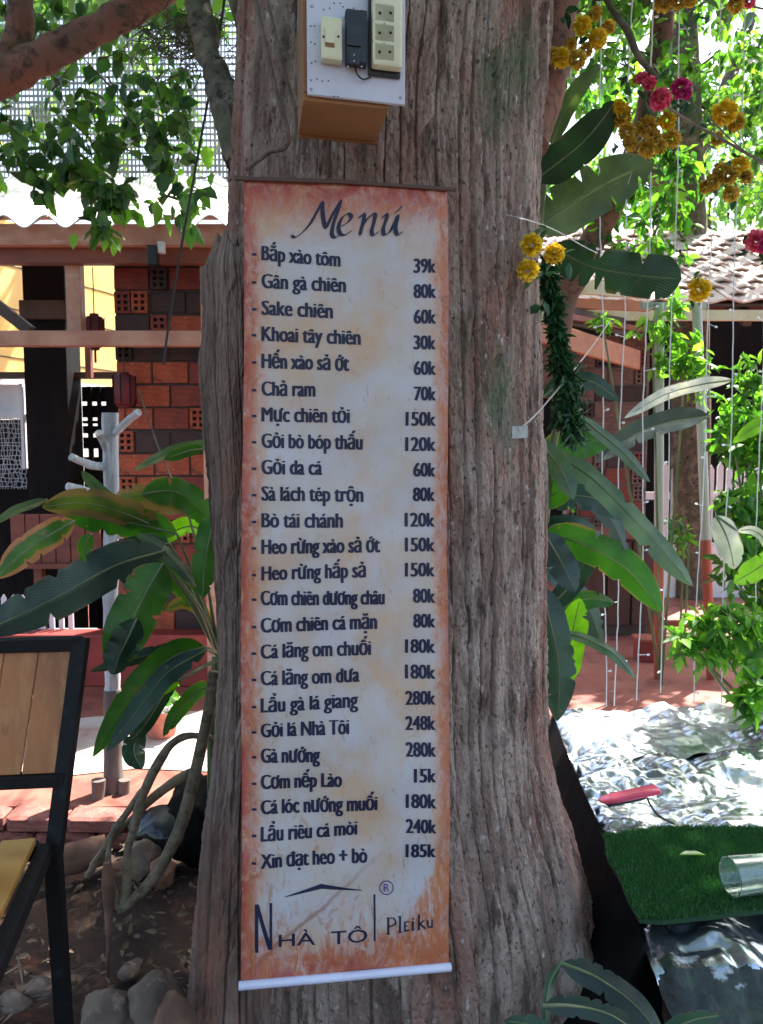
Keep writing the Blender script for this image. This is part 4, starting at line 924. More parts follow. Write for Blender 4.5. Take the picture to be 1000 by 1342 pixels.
# the place name in fancy serif capitals
SER = lambda L: [(300 + x / 3.125, 1100 + y / 3.125) for x, y in L]
def bars(name, segs, m):
    bb = MB()
    for k, ((x0, y0), (x1, y1), w) in enumerate(segs):
        d = V((x1 - x0, y1 - y0, 0)).normalized(); nn = V((-d.y, d.x, 0)) * w / 2
        q = [(x0 + nn.x, y0 + nn.y), (x1 + nn.x, y1 + nn.y), (x1 - nn.x, y1 - nn.y), (x0 - nn.x, y0 - nn.y)]
        bb.add([Bp(*SER([z_])[0], .0009 + k * .00008) for z_ in q], [(0, 1, 2, 3)])
    return bb.build(name, m, ban)
bars('place_lettering', [((652, 318), (652, 385), 9), ((644, 318), (672, 318), 4), ((672, 318), (682, 330), 6), ((682, 330), (680, 345), 7), ((680, 345), (656, 354), 5), ((646, 384), (660, 384), 4),
    ((700, 312), (700, 378), 8), ((692, 313), (704, 312), 4), ((692, 379), (710, 378), 4),
    ((720, 336), (720, 372), 6), ((718, 336), (738, 334), 5), ((720, 353), (734, 352), 4), ((718, 374), (740, 370), 6),
    ((753, 335), (753, 370), 8), ((746, 335), (756, 334), 4), ((747, 371), (760, 370), 4), ((751, 322), (757, 322), 7),
    ((778, 306), (778, 368), 8), ((772, 307), (781, 306), 4), ((780, 348), (800, 330), 5), ((784, 345), (804, 366), 8), ((772, 369), (784, 368), 4),
    ((814, 330), (814, 352), 7), ((814, 352), (822, 362), 6), ((822, 362), (832, 354), 5), ((832, 328), (832, 362), 6)], m_ink)
bpy.data.objects.remove(fobj)

# ================================================================== SWITCH BOARD ON THE TRUNK
EP0 = W(403, 123, 1.30); EU = W(531, 136.5, 1.34) - EP0; EU.z = 0; EU.normalize(); EN = V((EU.y, -EU.x, 0)); EZ = V((0, 0, 1)); EW = V((-.16, 1, 0)).normalized()
def Ep(px, py, off=0.0):
    d = ray(px, py); t = (EP0 + EN * off - CAM).dot(EN) / d.dot(EN); return CAM + d * t
def Ec(px, py, off=0.0):
    p = Ep(px, py, off) - EP0; return p.dot(EU), p.z
AX = (EU, EW, EZ)
sb = thing('switch_board', EP0 + EW * .2, 'white electric switch board in an ochre wooden box nailed above the menu banner', 'switch board')
pw = Ec(531, 136)[0]; ph = .30
b = MB(); b.obox(EP0, AX, (0, pw), (0, .008), (.0, ph), .0012); b.build('face_panel', m_panel, sb)
bw = Ec(511, 138)[0]
b = MB(); b.obox(EP0, AX, (-.006, bw), (.010, .150), (-.006, .006), .001); b.build('bottom_board', m_boxwood, sb)
b = MB(); b.obox(EP0, AX, (-.006, .004), (.0085, .150), (.0065, ph), .001); b.build('side_board', m_boxwood, sb)
b = MB(); b.obox(EP0, AX, (bw - .012, bw), (.0085, .150), (.0065, ph), .001); b.build('side_board', m_boxwood, sb)
b = MB(); b.obox(EP0, AX, (-.004, bw + .002), (.151, .160), (-.009, .02), .001); b.build('back_cleat', m_boxwood, sb)
def unit(x0, y0, x1, y1, th, m, name, bev=.003, off=0):
    a, c = Ec(x0, y1), Ec(x1, y0); b = MB(); b.obox(EP0, AX, (a[0], c[0]), (-th - .0002 - off, -.0002 - off), (a[1], c[1]), bev); return b.build(name, m, sb)
sw1 = unit(420, 32, 447, 84, .020, m_creamplast, 'light_switch', .004)
def sub(par, x0, y0, x1, y1, d0, d1, m, name, bev=.0008):
    a, c = Ec(x0, y1, d0), Ec(x1, y0, d0); b = MB(); b.obox(EP0, AX, (a[0], c[0]), (-d1, -d0), (a[1], c[1]), bev); return b.build(name, m, par)
sub(sw1, 428, 38, 440, 57, .0203, .0245, m_creamplast, 'toggle', .0015); sub(sw1, 428, 57, 440, 61, .0203, .0215, m_boxwood, 'toggle_gap', 0)
for x in (424, 443.5): 
    b = MB(); b.lathe(Ep(x, 48, .0203), [(.0018, 0), (.0018, .0006), (0, .0006)], 8, EN); b.build('screw', m_hole, sw1)
sk = unit(452, 24, 479, 88, .022, m_blackplast, 'black_breaker', .002)
sub(sk, 452, 20, 460, 27, .006, .020, m_blackplast, 'terminal'); sub(sk, 471, 20, 479, 27, .006, .020, m_blackplast, 'terminal')
sub(sk, 456, 34, 475, 60, .0223, .0255, m_blackplast, 'breaker_lever', .001); sub(sk, 459, 66, 473, 84, .0223, .0245, m_blackplast, 'breaker_cover', .001)
for x, y in ((464, 72), (464, 80), (456, 87.5), (474, 87.5)):
    b = MB(); b.lathe(Ep(x, y, .0246), [(.0014, 0), (.0012, .0006), (0, .0007)], 8, EN); b.build('screw', m_wire, sk)
unit(482, 2, 524, 100, .009, m_blackplast, 'socket_base', .002)
so_ = unit(485, -1, 523.5, 95, .020, m_creamplast, 'triple_socket', .004, .0092)
for (x, y) in ((498, 17), (512, 17), (497.5, 43), (512, 43), (497.5, 68), (511, 68)):
    b = MB(); b.lathe(Ep(x, y, .0295), [(.0024, 0), (.0022, .0004), (0, .0004)], 10, EN); b.build('socket_hole', m_hole, so_)
for (x, y) in ((504, 30.5), (504, 56.5)):
    b = MB(); b.lathe(Ep(x, y, .0295), [(.0015, 0), (.0013, .0005), (0, .0005)], 8, EN); b.build('screw', m_tag, so_)
for (x0, y0, x1, y1) in ((491, 8, 519, 26), (491, 34, 519, 52), (491, 60, 519, 77)):
    sub(so_, x0, y0, x1, y1, .0293, .0294, m_creamplast, 'socket_face', 0)
bb = MB(); rr = random.Random(2)
for i in range(9):
    for j in range(6):
        x, y = 409 + i * 14 + rr.uniform(-2, 2), 6 + j * 24 + rr.uniform(-3, 3)
        if (418 < x < 526 and 20 < y < 104) or (480 < x < 526 and y < 104) or y > 124 or rr.random() < .35: continue
        for q in range(rr.choice((1, 2))):
            bb.lathe(Ep(x + q * rr.choice((5, 8)), y + rr.uniform(-2, 5), .0003), [(.0013, 0), (.001, .0003), (0, .0003)], 6, EN)
o = bb.build('peg_hole', m_hole, sb); tag(o, kind='stuff')
for x, y in ((409, 8), (525, 128), (408, 117)):
    b = MB(); b.lathe(Ep(x, y, .0003), [(.0026, 0), (.0022, .0010), (0, .0014)], 10, EN); b.build('screw', m_tag, sb)
b = MB(); b.tube(crom([Ep(466, 89, .004), Ep(468, 97, .010), Ep(476, 104, .008), Ep(486, 101, .003)], 14), .0013, 6); b.build('lead_wire', m_cable, sb)
# tin tag with its wire on the trunk
t = thing('tin_tag', W(680, 565, 1.56), 'small tin tag nailed to the right side of the trunk', 'tag')
b = MB(); b.obox(W(671, 575, 1.545), (V((1, 0, .05)).normalized(), V((0, 1, 0)), V((0, 0, 1))), (0, .030), (0, .0015), (0, .024), .0005); b.build('plate', m_tag, t)
b = MB(); b.lathe(W(681, 562, 1.543), [(.003, 0), (.003, .003), (0, .003)], 8, (0, -1, 0)); b.build('nail', m_wire, t)
b = MB(); b.tube(crom([W(680, 563, 1.545), W(705, 540, 1.62), W(735, 505, 1.9), W(770, 462, 2.3), W(800, 420, 2.8)], 20), .0018, 5); o = b.build('wire', m_wire, origin=W(680, 563, 1.545)); tag(o, 'thin grey wire running from the tin tag on the trunk up to the right', 'wire')
b = MB(); b.tube(crom([W(664, 282, 1.53), W(690, 288, 1.55), W(730, 303, 1.8), W(790, 335, 2.2), W(890, 372, 2.8)], 24), .0014, 5); o = b.build('wire', m_wire, origin=W(664, 282, 1.53)); tag(o, 'thin wire from the trunk beside the banner top passing the yellow roses', 'wire')

# ================================================================== CHAIR
ch = thing('chair', (-.95, 1.5, 0), 'black steel framed chair with pine board back and seat at the left edge', 'chair')
CT = W(116, 843, 1.52)                 # top right corner of the back
lean = V((-.10, -.12, -1))             # the posts lean
xr = CT.x
def cpt(px, py, Y): return W(px, py, Y)
# right rear post follows the bend: top, below back, floor
p_top, p_mid, p_seat = W(107, 843, 1.60), W(83, 1020, 1.53), W(70, 1125, 1.50)
p_bot = V((p_seat.x + .0, p_seat.y + .03, 0.0))
b = MB(); b.beam(p_top + V((0, 0, .012)), p_mid, .030, .024, .002, V((0, 1, 0))); b.beam(p_mid + (p_mid - p_top).normalized() * -.002, p_seat, .030, .024, .002, V((0, 1, 0))); b.beam(p_seat + V((0, 0, .01)), p_bot, .0302, .0242, .002, V((0, 1, 0))); b.build('rear_leg', m_blackmetal, ch)
dX = V((-.44, -.05, 0))
b = MB(); b.beam(p_top + dX + V((0, 0, .012)), p_mid + dX, .030, .034, .002, V((0, 1, 0))); b.beam(p_mid + dX, p_seat + dX, .030, .034, .002, V((0, 1, 0))); b.beam(p_seat + dX, V((p_seat.x + dX.x, p_seat.y + dX.y, 0)), .030, .034, .002, V((0, 1, 0))); b.build('rear_leg', m_blackmetal, ch)
b = MB(); b.beam(p_top, p_top + dX, .028, .026, .002); b.build('top_bar', m_blackmetal, ch)
pm2 = W(86, 1020, 1.53); b = MB(); b.beam(pm2, pm2 + dX, .028, .026, .002); b.build('lower_bar', m_blackmetal, ch)
# slats of the back: between top bar and lower bar
dirX = dX.normalized(); fwd = V((dirX.y, -dirX.x, 0)).normalized() * -1
if fwd.y > 0: fwd = -fwd
for k in range(6):
    a0 = .018 + k * .066; w_ = .063
    if a0 + w_ > .45: break
    q0 = p_top + dirX * a0 + V((0, 0, -.014)); q1 = pm2 + dirX * a0 + V((0, 0, .014)); vv = (q1 - q0)
    b = MB(); b.obox(q0, (dirX, fwd, vv.normalized()), (0, w_), (-.006, .006), (0, vv.length), .0018); b.build('back_slat', m_slat, ch)
# seat: side rail runs toward the viewer
s0 = W(62, 1113, 1.50); s1 = s0 + V((-.34, -.30, 0)); sr = (s1 - s0).normalized()
sd_ = V((-sr.y, sr.x, 0)); sd_ = -sd_ if sd_.x > 0 else sd_
s0 = W(60, 1114, 1.49)
front = V((-.04, -.40, -.012)); 
s1 = s0 + front
ang = W(0, 1190, 1.18) - s0; ang.z = 0; ang = ang.normalized(); s1 = s0 + ang * .44
side = V((ang.y, -ang.x, 0)); side = -side if side.x > 0 else side
b = MB(); b.beam(s0, s1, .026, .030, .002); b.build('seat_rail', m_blackmetal, ch)
b = MB(); b.beam(s0 + side * .42, s1 + side * .42, .026, .030, .002); b.build('seat_rail', m_blackmetal, ch)
b = MB(); b.beam(s0 + side * .014, s0 + side * .41, .026, .030, .002); b.build('seat_rail', m_blackmetal, ch)
b = MB(); b.beam(s1 + side * .014, s1 + side * .41, .026, .030, .002); b.build('seat_rail', m_blackmetal, ch)
for k in range(6):
    b = MB(); b.obox(s0 + side * (.016 + k * .066) + V((0, 0, .0152)), (ang, side, EZ), (.004, .43), (0, .062), (0, .014), .002); b.build('seat_slat', m_seat, ch)
for q in (s1, s1 + side * .42):
    b = MB(); b.beam(q + V((0, 0, .012)), V((q.x, q.y, 0)), .0305, .0305, .002, V((0, 1, 0))); b.build('front_leg', m_blackmetal, ch)

# ================================================================== WHITE FORKED POLE
wp = thing('forked_pole', W(146, 1080, 2.7), 'white washed forked wooden pole standing among the left plant leaves', 'pole')
swept(wp, 'pole', [W(144, 541, 2.7), W(146, 640, 2.7), W(145, 760, 2.7), W(147, 905, 2.7)], [.026, .025, .024, .025], m_driftpaint, 14, 50, .003, 31)
swept(wp, 'pole_foot', [W(147, 903, 2.7), W(148, 960, 2.7), W(150, 1040, 2.68), W(151, 1100, 2.66)], [.026, .030, .034, .036], m_greypole, 12, 30, .004, 32)
for pts, r_ in (([(150, 568, 2.69), (167, 552, 2.66), (182, 540, 2.62)], .012), ([(140, 612, 2.69), (118, 609, 2.66), (93, 599, 2.6)], .013), ([(140, 648, 2.69), (118, 644, 2.66), (88, 637, 2.6)], .0125), ([(141, 590, 2.69), (135, 578, 2.67), (129, 567, 2.64)], .012), ([(146, 712, 2.69), (156, 703, 2.7), (176, 700, 2.7)], .010)):
    swept(wp, 'branch_stub', [W(*p) for p in pts], [r_ * 1.1, r_, r_ * .95], m_driftpaint, 10, 12, .002, 33)
for i, (px, y0, y1, Y, r_) in enumerate(((128, 1022, 1104, 2.62, .022), (163, 1022, 1080, 2.66, .019))):
    t = thing('wood_stake', W(px, y1, Y), ('grey stake stump left of the forked pole foot', 'shorter grey stake stump right of the forked pole foot')[i], 'stake')
    swept(t, 'stake', [W(px + 1, y0, Y), W(px, (y0 + y1) / 2, Y), W(px, y1, Y)], [r_, r_, r_ * 1.05], m_greypole, 12, 16, .003, 40 + i)

# ================================================================== BIG LEAVED PLANTS
def big_leaf(parent, pts, wpx, m, roll=0.0, fold=.22, tip=.6, seed=1, notches=(), wave=.05, name='leaf', n=34, across=9, fat=.5, curl=0.0):
    n = max(n, int(wpx) + 24) if wpx > 18 else n
    """pts: (px, py, depth) along the midrib from stalk to tip; wpx: full width in pixels at its widest"""
    P0 = [W(*p) for p in pts]; P = crom(P0, n); rs = random.Random(seed)
    if wpx > 18: notches = list(notches) + [(rs.uniform(.12, .92), rs.choice((-1, 1)), rs.uniform(.15, .75) ** 1.4, rs.uniform(.012, .03)) for _ in range(rs.randint(3, 7))]
    Yd = sum(p[2] for p in pts) / len(pts); wid = wpx / F * Yd / max(.35, math.cos(roll)) / 2
    vs = []; uv = []
    hh = (across - 1) // 2
    for i, p in enumerate(P):
        t = i / (n - 1)
        T = (P[min(i + 1, n - 1)] - P[max(i - 1, 0)]).normalized()
        toc = (CAM - p).normalized(); s_ = T.cross(toc).normalized(); nr = s_.cross(T).normalized() * 1
        if nr.dot(toc) < 0: nr = -nr
        a = roll + curl * (t - .5); sd2 = s_ * math.cos(a) + nr * math.sin(a); nr2 = nr * math.cos(a) - s_ * math.sin(a)
        prof = (math.sin(PI * min(1, t ** .62 if t > 0 else 0)) ** fat) if t < 1 else 0
        prof = (1 - (1 - min(1, t / .28)) ** 2) ** .8 * (1 - max(0, (t - tip) / (1 - tip)) ** 2.2) ** .75
        prof = max(prof, .02)
        for j in range(-hh, hh + 1):
            u = j / hh; w = wid * prof
            for (nt_, sgn, dep, wdt) in notches:
                if sgn * u > 0 and abs(t - nt_) < wdt: w *= 1 - dep * (1 - abs(t - nt_) / wdt)
            z = fold * abs(u) * w * (1 - .3 * abs(u)) + wave * w * math.sin(t * 23 + seed * 3 + (2 if j > 0 else 0)) * abs(u) ** 2 + rs.uniform(-.012, .012) * w * abs(u)
            vs.append(p + sd2 * (u * w) - nr2 * z); uv.append((u * .5 + .5, t * (P0[0] - P0[-1]).length * 1.6))
    I = np.arange(n * across).reshape(n, across); f = np.stack([I[:-1, :-1], I[1:, :-1], I[1:, 1:], I[:-1, 1:]], -1).reshape(-1, 4)
    off = wloc(parent); me = np_mesh(name, np.array([v_ - off for v_ in vs]), f, uv=uv)
    o = link_mesh(name, me, m, parent, True)
    # raised midrib under the blade
    b = MB(); b.tube(P[:-3], [max(.0012, .0035 * (1 - i / n)) for i in range(n - 3)], 6); b.build('midrib', m_stalk, o, True)
    return o
def stalk(parent, pts, r0=.008, r1=.004):
    b = MB(); P = crom([W(*p) for p in pts], 16); b.tube(P, [r0 + (r1 - r0) * i / 15 for i in range(16)], 7); b.build('stalk', m_stalk, parent, True)

# --- left plant
lp = thing('banana_plant', W(290, 850, 2.15), 'broad leaved plant left of the trunk with dark, green and browning arching leaves', 'plant')
LL = [([(212, 694, 2.1), (160, 672, 2.0), (110, 660, 1.95), (55, 664, 1.9)], 38, b_olive, .5, dict(seed=2)),
      ([(232, 700, 2.12), (185, 688, 2.05), (130, 678, 2.0), (82, 668, 1.95)], 44, b_green, .3, dict(seed=3)),
      ([(158, 664, 2.0), (140, 650, 1.98), (122, 634, 1.95), (107, 617, 1.92)], 15, b_grey, .2, dict(seed=4)),
      ([(186, 648, 2.05), (225, 644, 2.1), (256, 660, 2.15), (279, 690, 2.2)], 40, b_green, .2, dict(seed=5)),
      ([(245, 668, 2.15), (215, 655, 2.1), (180, 650, 2.06), (150, 658, 2.0)], 34, b_olive, -.3, dict(seed=6)),
      ([(284, 672, 2.12), (276, 700, 2.1), (268, 740, 2.08), (266, 784, 2.05)], 35, b_green, .1, dict(seed=7)),
      ([(182, 700, 1.98), (208, 716, 1.97), (235, 742, 1.95), (256, 768, 1.93)], 17, b_under, .5, dict(seed=8)),
      ([(98, 683, 1.75), (68, 700, 1.70), (34, 722, 1.66), (-6, 758, 1.6)], 38, b_rust, .2, dict(seed=9)),
      ([(215, 722, 1.95), (150, 742, 1.85), (70, 785, 1.75), (-30, 832, 1.62)], 60, b_teal, .15, dict(seed=10, fold=.35, notches=((.45, 1, .4, .02), (.7, -1, .5, .02)))),
      ([(222, 712, 2.0), (180, 722, 1.98), (150, 738, 1.96), (100, 775, 1.93)], 40, b_dark, .3, dict(seed=11)),
      ([(214, 738, 1.88), (192, 776, 1.86), (168, 825, 1.84), (146, 884, 1.82)], 62, b_green, .1, dict(seed=12, notches=((.5, -1, .35, .03),))),
      ([(180, 810, 1.84), (166, 840, 1.83), (156, 860, 1.82), (148, 884, 1.80)], 40, b_dark, .4, dict(seed=13)),
      ([(268, 848, 2.0), (225, 862, 1.95), (180, 905, 1.9), (122, 992, 1.84)], 38, b_green, .5, dict(seed=14)),
      ([(270, 852, 1.98), (222, 880, 1.93), (188, 920, 1.88), (140, 985, 1.82)], 30, b_dark, -.2, dict(seed=15)),
      ([(262, 850, 2.05), (225, 852, 2.03), (180, 862, 2.0), (118, 880, 1.95)], 20, b_teal, .4, dict(seed=16)),
      ([(236, 892, 2.02), (222, 895, 2.0), (205, 905, 1.98), (180, 930, 1.95)], 24, b_lime, .2, dict(seed=17)),
      ([(300, 592, 2.3), (268, 584, 2.25), (225, 592, 2.2), (174, 617, 2.12)], 14, b_grey, .6, dict(seed=18)),
      ([(268, 588, 2.22), (250, 590, 2.2), (232, 596, 2.18), (215, 602, 2.16)], 16, b_green, .1, dict(seed=19)),
      ([(62, 655, 1.9), (40, 662, 1.86), (18, 670, 1.82), (-10, 688, 1.78)], 12, b_grey, .5, dict(seed=20)),
      ([(190, 960, 2.2), (178, 972, 2.18), (176, 988, 2.16), (186, 1008, 2.14)], 30, b_dark, .2, dict(seed=21)),
      ([(232, 880, 2.1), (215, 910, 2.08), (190, 950, 2.05), (168, 975, 2.0)], 22, b_dark, .5, dict(seed=22))]
LL += [([(262, 800, 2.15), (236, 770, 2.1), (214, 745, 2.06), (190, 728, 2.0)], 26, b_green, .5, dict(seed=70)), ([(280, 830, 2.2), (262, 800, 2.18), (240, 790, 2.15), (216, 800, 2.12)], 18, b_olive, .3, dict(seed=71)),
       ([(272, 700, 2.25), (250, 690, 2.22), (222, 700, 2.2), (196, 725, 2.16)], 24, b_lime, .7, dict(seed=72)), ([(286, 900, 2.2), (262, 905, 2.15), (236, 930, 2.1), (214, 965, 2.06)], 22, b_green, .4, dict(seed=73)), ([(120, 700, 2.1), (112, 715, 2.1), (116, 735, 2.1), (128, 752, 2.08)], 20, b_green, .3, dict(seed=74))]
for pts, w_, m_, rl, kw in LL: big_leaf(lp, pts, w_, m_, rl, **kw)
base = (286, 858, 2.2)
for e in ((212, 694, 2.1), (232, 700, 2.12), (284, 672, 2.12), (245, 668, 2.15), (215, 722, 1.95), (214, 738, 1.88), (222, 712, 2.0), (182, 700, 1.98), (268, 690, 2.14)):
    mid = ((base[0] + e[0]) / 2 + random.uniform(0, 14), (base[1] + e[1]) / 2 + random.uniform(-16, 6), (base[2] + e[2]) / 2); stalk(lp, [base, mid, e], .0055, .003)
for e in ((268, 848, 2.0), (262, 850, 2.05), (236, 892, 2.02), (270, 852, 1.98)): stalk(lp, [(292, 862, 2.2), ((e[0] + 292) / 2, (e[1] + 862) / 2 - 2, 2.1), e], .006, .004)
for x in (283, 290, 297): stalk(lp, [(x, 860, 2.2), (x - 6, 960, 2.22), (x - 4, 1090, 2.24)], .012, .014)
# woody aerial stems curling over the soil
ar = thing('woody_creeper', W(158, 1195, 1.9), 'looping grey brown woody stems curling from the trunk down to the soil', 'creeper')
AR = [([(282, 880, 2.0), (270, 950, 1.98), (252, 1030, 1.95), (236, 1085, 1.92), (205, 1145, 1.9), (172, 1182, 1.88), (156, 1192, 1.88)], [.015, .015, .016, .016, .014, .013, .012]),
      ([(278, 968, 2.02), (248, 964, 2.02), (226, 974, 2.02), (209, 998, 2.0), (186, 1044, 1.98), (176, 1085, 1.95), (168, 1112, 1.93), (167, 1150, 1.9), (160, 1192, 1.88)], [.008, .009, .011, .013, .012, .011, .011, .011, .012]),
      ([(262, 1008, 2.1), (236, 1020, 2.08), (205, 1042, 2.03), (186, 1060, 2.0), (170, 1085, 1.98)], [.014, .014, .013, .010, .008]),
      ([(205, 1010, 2.02), (180, 1045, 2.0), (150, 1090, 1.98), (114, 1150, 1.94)], [.008, .009, .010, .008]),
      ([(190, 1055, 2.03), (165, 1080, 2.02), (140, 1108, 2.0), (120, 1135, 1.98)], [.006, .007, .007, .006]),
      ([(156, 1190, 1.88), (146, 1160, 1.9), (142, 1120, 1.94), (150, 1080, 2.0)], [.012, .010, .008, .006])]
for k, (pts, rr_) in enumerate(AR): swept(ar, 'stem', [W(*p) for p in pts], rr_, m_root, 10, 60, .0016, 60 + k)
t = thing('burnt_stake', W(142, 1275, 1.86), 'thin charred stake with a ragged thicker top below the looping stems', 'stake')
swept(t, 'stake', [W(140, 1130, 1.88), W(141, 1165, 1.87), W(143, 1190, 1.86), W(142, 1230, 1.86), W(141, 1282, 1.86)], [.012, .014, .010, .007, .006], m_log, 10, 30, .004, 71)

# rocks, logs, bag
def rock(px, py, Y, sx, sy, sz, seed, label, m=m_rock, flatb=True):
    bm = bmesh.new(); bmesh.ops.create_icosphere(bm, subdivisions=4, radius=1); rs = random.Random(seed)
    cut = [(V((rs.uniform(-1, 1), rs.uniform(-1, 1), rs.uniform(-.3, 1))).normalized(), rs.uniform(.55, .8)) for _ in range(11)]
    from mathutils import noise as mn
    for q in bm.verts:
        for nv, d in cut:
            s_ = q.co.dot(nv)
            if s_ > d: q.co -= nv * (s_ - d) * .9
        q.co += q.co.normalized() * .10 * mn.fractal(q.co * 2.2 + V((seed, 0, 0)), 1, 2, 5)
        q.co = V((q.co.x * sx, q.co.y * sy, q.co.z * sz))
    me = bpy.data.meshes.new('rock'); bm.to_mesh(me); bm.free(); c = W(px, py, Y)
    o = link_mesh('rock', me, m, smooth=True); o.location = c; o.rotation_euler = (0, 0, rs.uniform(-.5, .5)); tag(o, label, 'rock', 'stones by the tree foot'); return o
rock(200, 1308, 1.66, .085, .07, .070, 1, 'largest pale angular stone leaning by the left foot of the trunk')
rock(148, 1332, 1.66, .085, .07, .050, 5, 'wide pale stone left of the largest angular stone')
rock(228, 1338, 1.5, .05, .05, .055, 3, 'dark mossy stone in front of the largest angular stone', m_log)
rock(172, 1270, 1.85, .035, .04, .018, 8, 'small flat stone behind the largest angular stone')
rock(52, 1295, 1.75, .05, .04, .02, 9, 'small grey rubble stone on the soil behind the chair leg')
rock(20, 1312, 1.7, .04, .035, .02, 10, 'small grey rubble stone at the far left of the soil')
rock(98, 865 + 307, 2.2, .012, .01, .006, 12, 'tiny white pebble on the bare soil behind the chair', m_white)
rock(213, 1140, 2.1, .05, .05, .045, 14, 'brown broken stone beside the black bag', m_log)
rock(192, 1122, 2.2, .06, .05, .05, 15, 'grey brown stone behind the looping stems', m_rock)
for i, (a, c, r_, lb) in enumerate((((78, 1130, 2.25), (140, 1112, 2.3), .045, 'short brown log lying on the soil behind the chair leg'), ((178, 1140, 2.25), (215, 1116, 2.35), .034, 'small log lying behind the looping stems'), ((20, 1150, 2.2), (75, 1150, 2.22), .018, 'thin split log under the chair seat'))):
    t = thing('log', W(*a), lb, 'log'); swept(t, 'log_body', [W(*a), W((a[0] + c[0]) / 2, (a[1] + c[1]) / 2, (a[2] + c[2]) / 2), W(*c)], [r_, r_ * 1.05, r_], m_log, 14, 20, .005, 80 + i)
def blob(name, c, sx, sy, sz, m, seed, label, cat, amp=.12):
    bm = bmesh.new(); bmesh.ops.create_icosphere(bm, subdivisions=4, radius=1)
    from mathutils import noise as mn
    for q in bm.verts:
        q.co *= 1 + amp * 2 * (abs(mn.noise(q.co * 2.4 + V((seed, 0, 0)))) - .2) + amp * .6 * abs(mn.noise(q.co * 6 + V((0, seed, 0))))
        q.co = V((q.co.x * sx, q.co.y * sy, q.co.z * sz))
    me = bpy.data.meshes.new(name); bm.to_mesh(me); bm.free(); o = link_mesh(name, me, m, smooth=True); o.location = c; return tag(o, label, cat)
blob('plastic_bag', W(222, 1085, 2.3), .10, .09, .06, m_bag, 3, 'shiny black plastic bag slumped between the stems and the trunk', 'bag')
blob('plastic_bag', W(262, 1075, 2.35), .10, .12, .13, m_mattblack, 6, 'matt black sack standing against the left of the trunk', 'sack')
# clay pot
t = thing('flower_pot', W(212, 958, 3.2), 'pinkish clay pot with a white rim on the terrace behind the left plant', 'pot')
c = V((W(212, 958, 3.2).x, 3.2, ZT)); b = MB(); b.lathe(c, [(0, .002), (.055, .002), (.075, .12), (.068, .12), (.06, .03), (0, .03)], 20); b.build('pot_body', m_pot, t, True)
b = MB(); b.lathe(c, [(.077, .121), (.086, .121), (.088, .145), (.074, .145), (.074, .121)], 20); b.build('pot_rim', m_white, t, True)
P2, _ = sprays([(c.x, c.y, c.z + .20)], [.09], 14, 5, 4); leaf_cloud('foliage', P2, .05, m_lf_bush, t, .2, .5, 5)

# litter on the soil
rs = np.random.RandomState(12); N = 2600
C = np.stack([rs.uniform(-2.2, .5, N), rs.uniform(.9, 2.5, N), np.full(N, .032) + rs.uniform(-.01, .01, N)], -1)
d = rs.normal(size=(N, 3)); d[:, 2] *= .15; o = leaf_cloud('leaf_litter', C, .028, m_litter, None, 0, .45, 13, d); tag(o, kind='stuff')
C = np.stack([rs.uniform(-1.6, -.8, 900), rs.uniform(1.40, 1.80, 900), np.full(900, .04)], -1)
d = rs.normal(size=(900, 3)); d[:, 2] *= .3; o = leaf_cloud('dead_grass', C, .07, leafmat('straw', [(.16, .13, .09), (.34, .30, .24), (.24, .20, .15)], .1, .8, (1, 1, 1)), None, 0, .06, 14, d); tag(o, kind='stuff')

# ================================================================== FOIL COVERED BED
ZB = .28
EDGE = [(719, 925), (724, 948), (737, 975), (762, 1035), (792, 1098), (808, 1140), (824, 1190), (838, 1215), (858, 1255)]
eg = [G(x, y, ZB) for x, y in EDGE][::-1]; eY = [p.y for p in eg]; eX = [p.x for p in eg]
YF = G(900, 1248, ZB).y; YB = G(850, 921, ZB).y
def xl(Y): return np.interp(Y, eY, eX)
def crumple(X, Y, seed, sc=1.0):
    rs = np.random.RandomState(seed); h = 0
    for k in range(7):
        a = rs.uniform(0, PI); f_ = rs.uniform(1.4, 4.2) * sc; q = (X * math.cos(a) + Y * math.sin(a)) * f_ + .55 * vnoise(X * 3 * sc, Y * 3 * sc, seed + k) + rs.rand()
        h = h + np.abs((q % 1) - .5) * 2 / 7 * (.6 + .7 * vnoise(X * 2.2, Y * 2.2, seed + 30 + k))
    h = h + .26 * np.abs(vnoise(X * 5.5 * sc, Y * 7 * sc, seed + 9)) + .11 * np.abs(vnoise(X * 19 * sc + 3, Y * 21 * sc, seed + 10)) + .025 * np.abs(vnoise(X * 47 * sc, Y * 47 * sc, seed + 11))
    return h
bed = thing('garden_bed', (1.0, 2.2, 0), 'raised earth bed under the silver foil right of the trunk', 'garden bed')
v = []; nxy = 40
b = MB(); low = [(xl(y) + .06, y) for y in np.linspace(YF + .10, YB - .1, 14)]; ring_ = low + [(3.4, YB - .1), (3.4, YF + .10)]
b.add([(x, y, -.02) for x, y in ring_] + [(x, y, ZB - .06) for x, y in ring_], [tuple(range(len(ring_)))[::-1], tuple(range(len(ring_), 2 * len(ring_)))] + [(i, (i + 1) % len(ring_), len(ring_) + (i + 1) % len(ring_), len(ring_) + i) for i in range(len(ring_))])
b.build('bed_soil', m_dirt, bed)
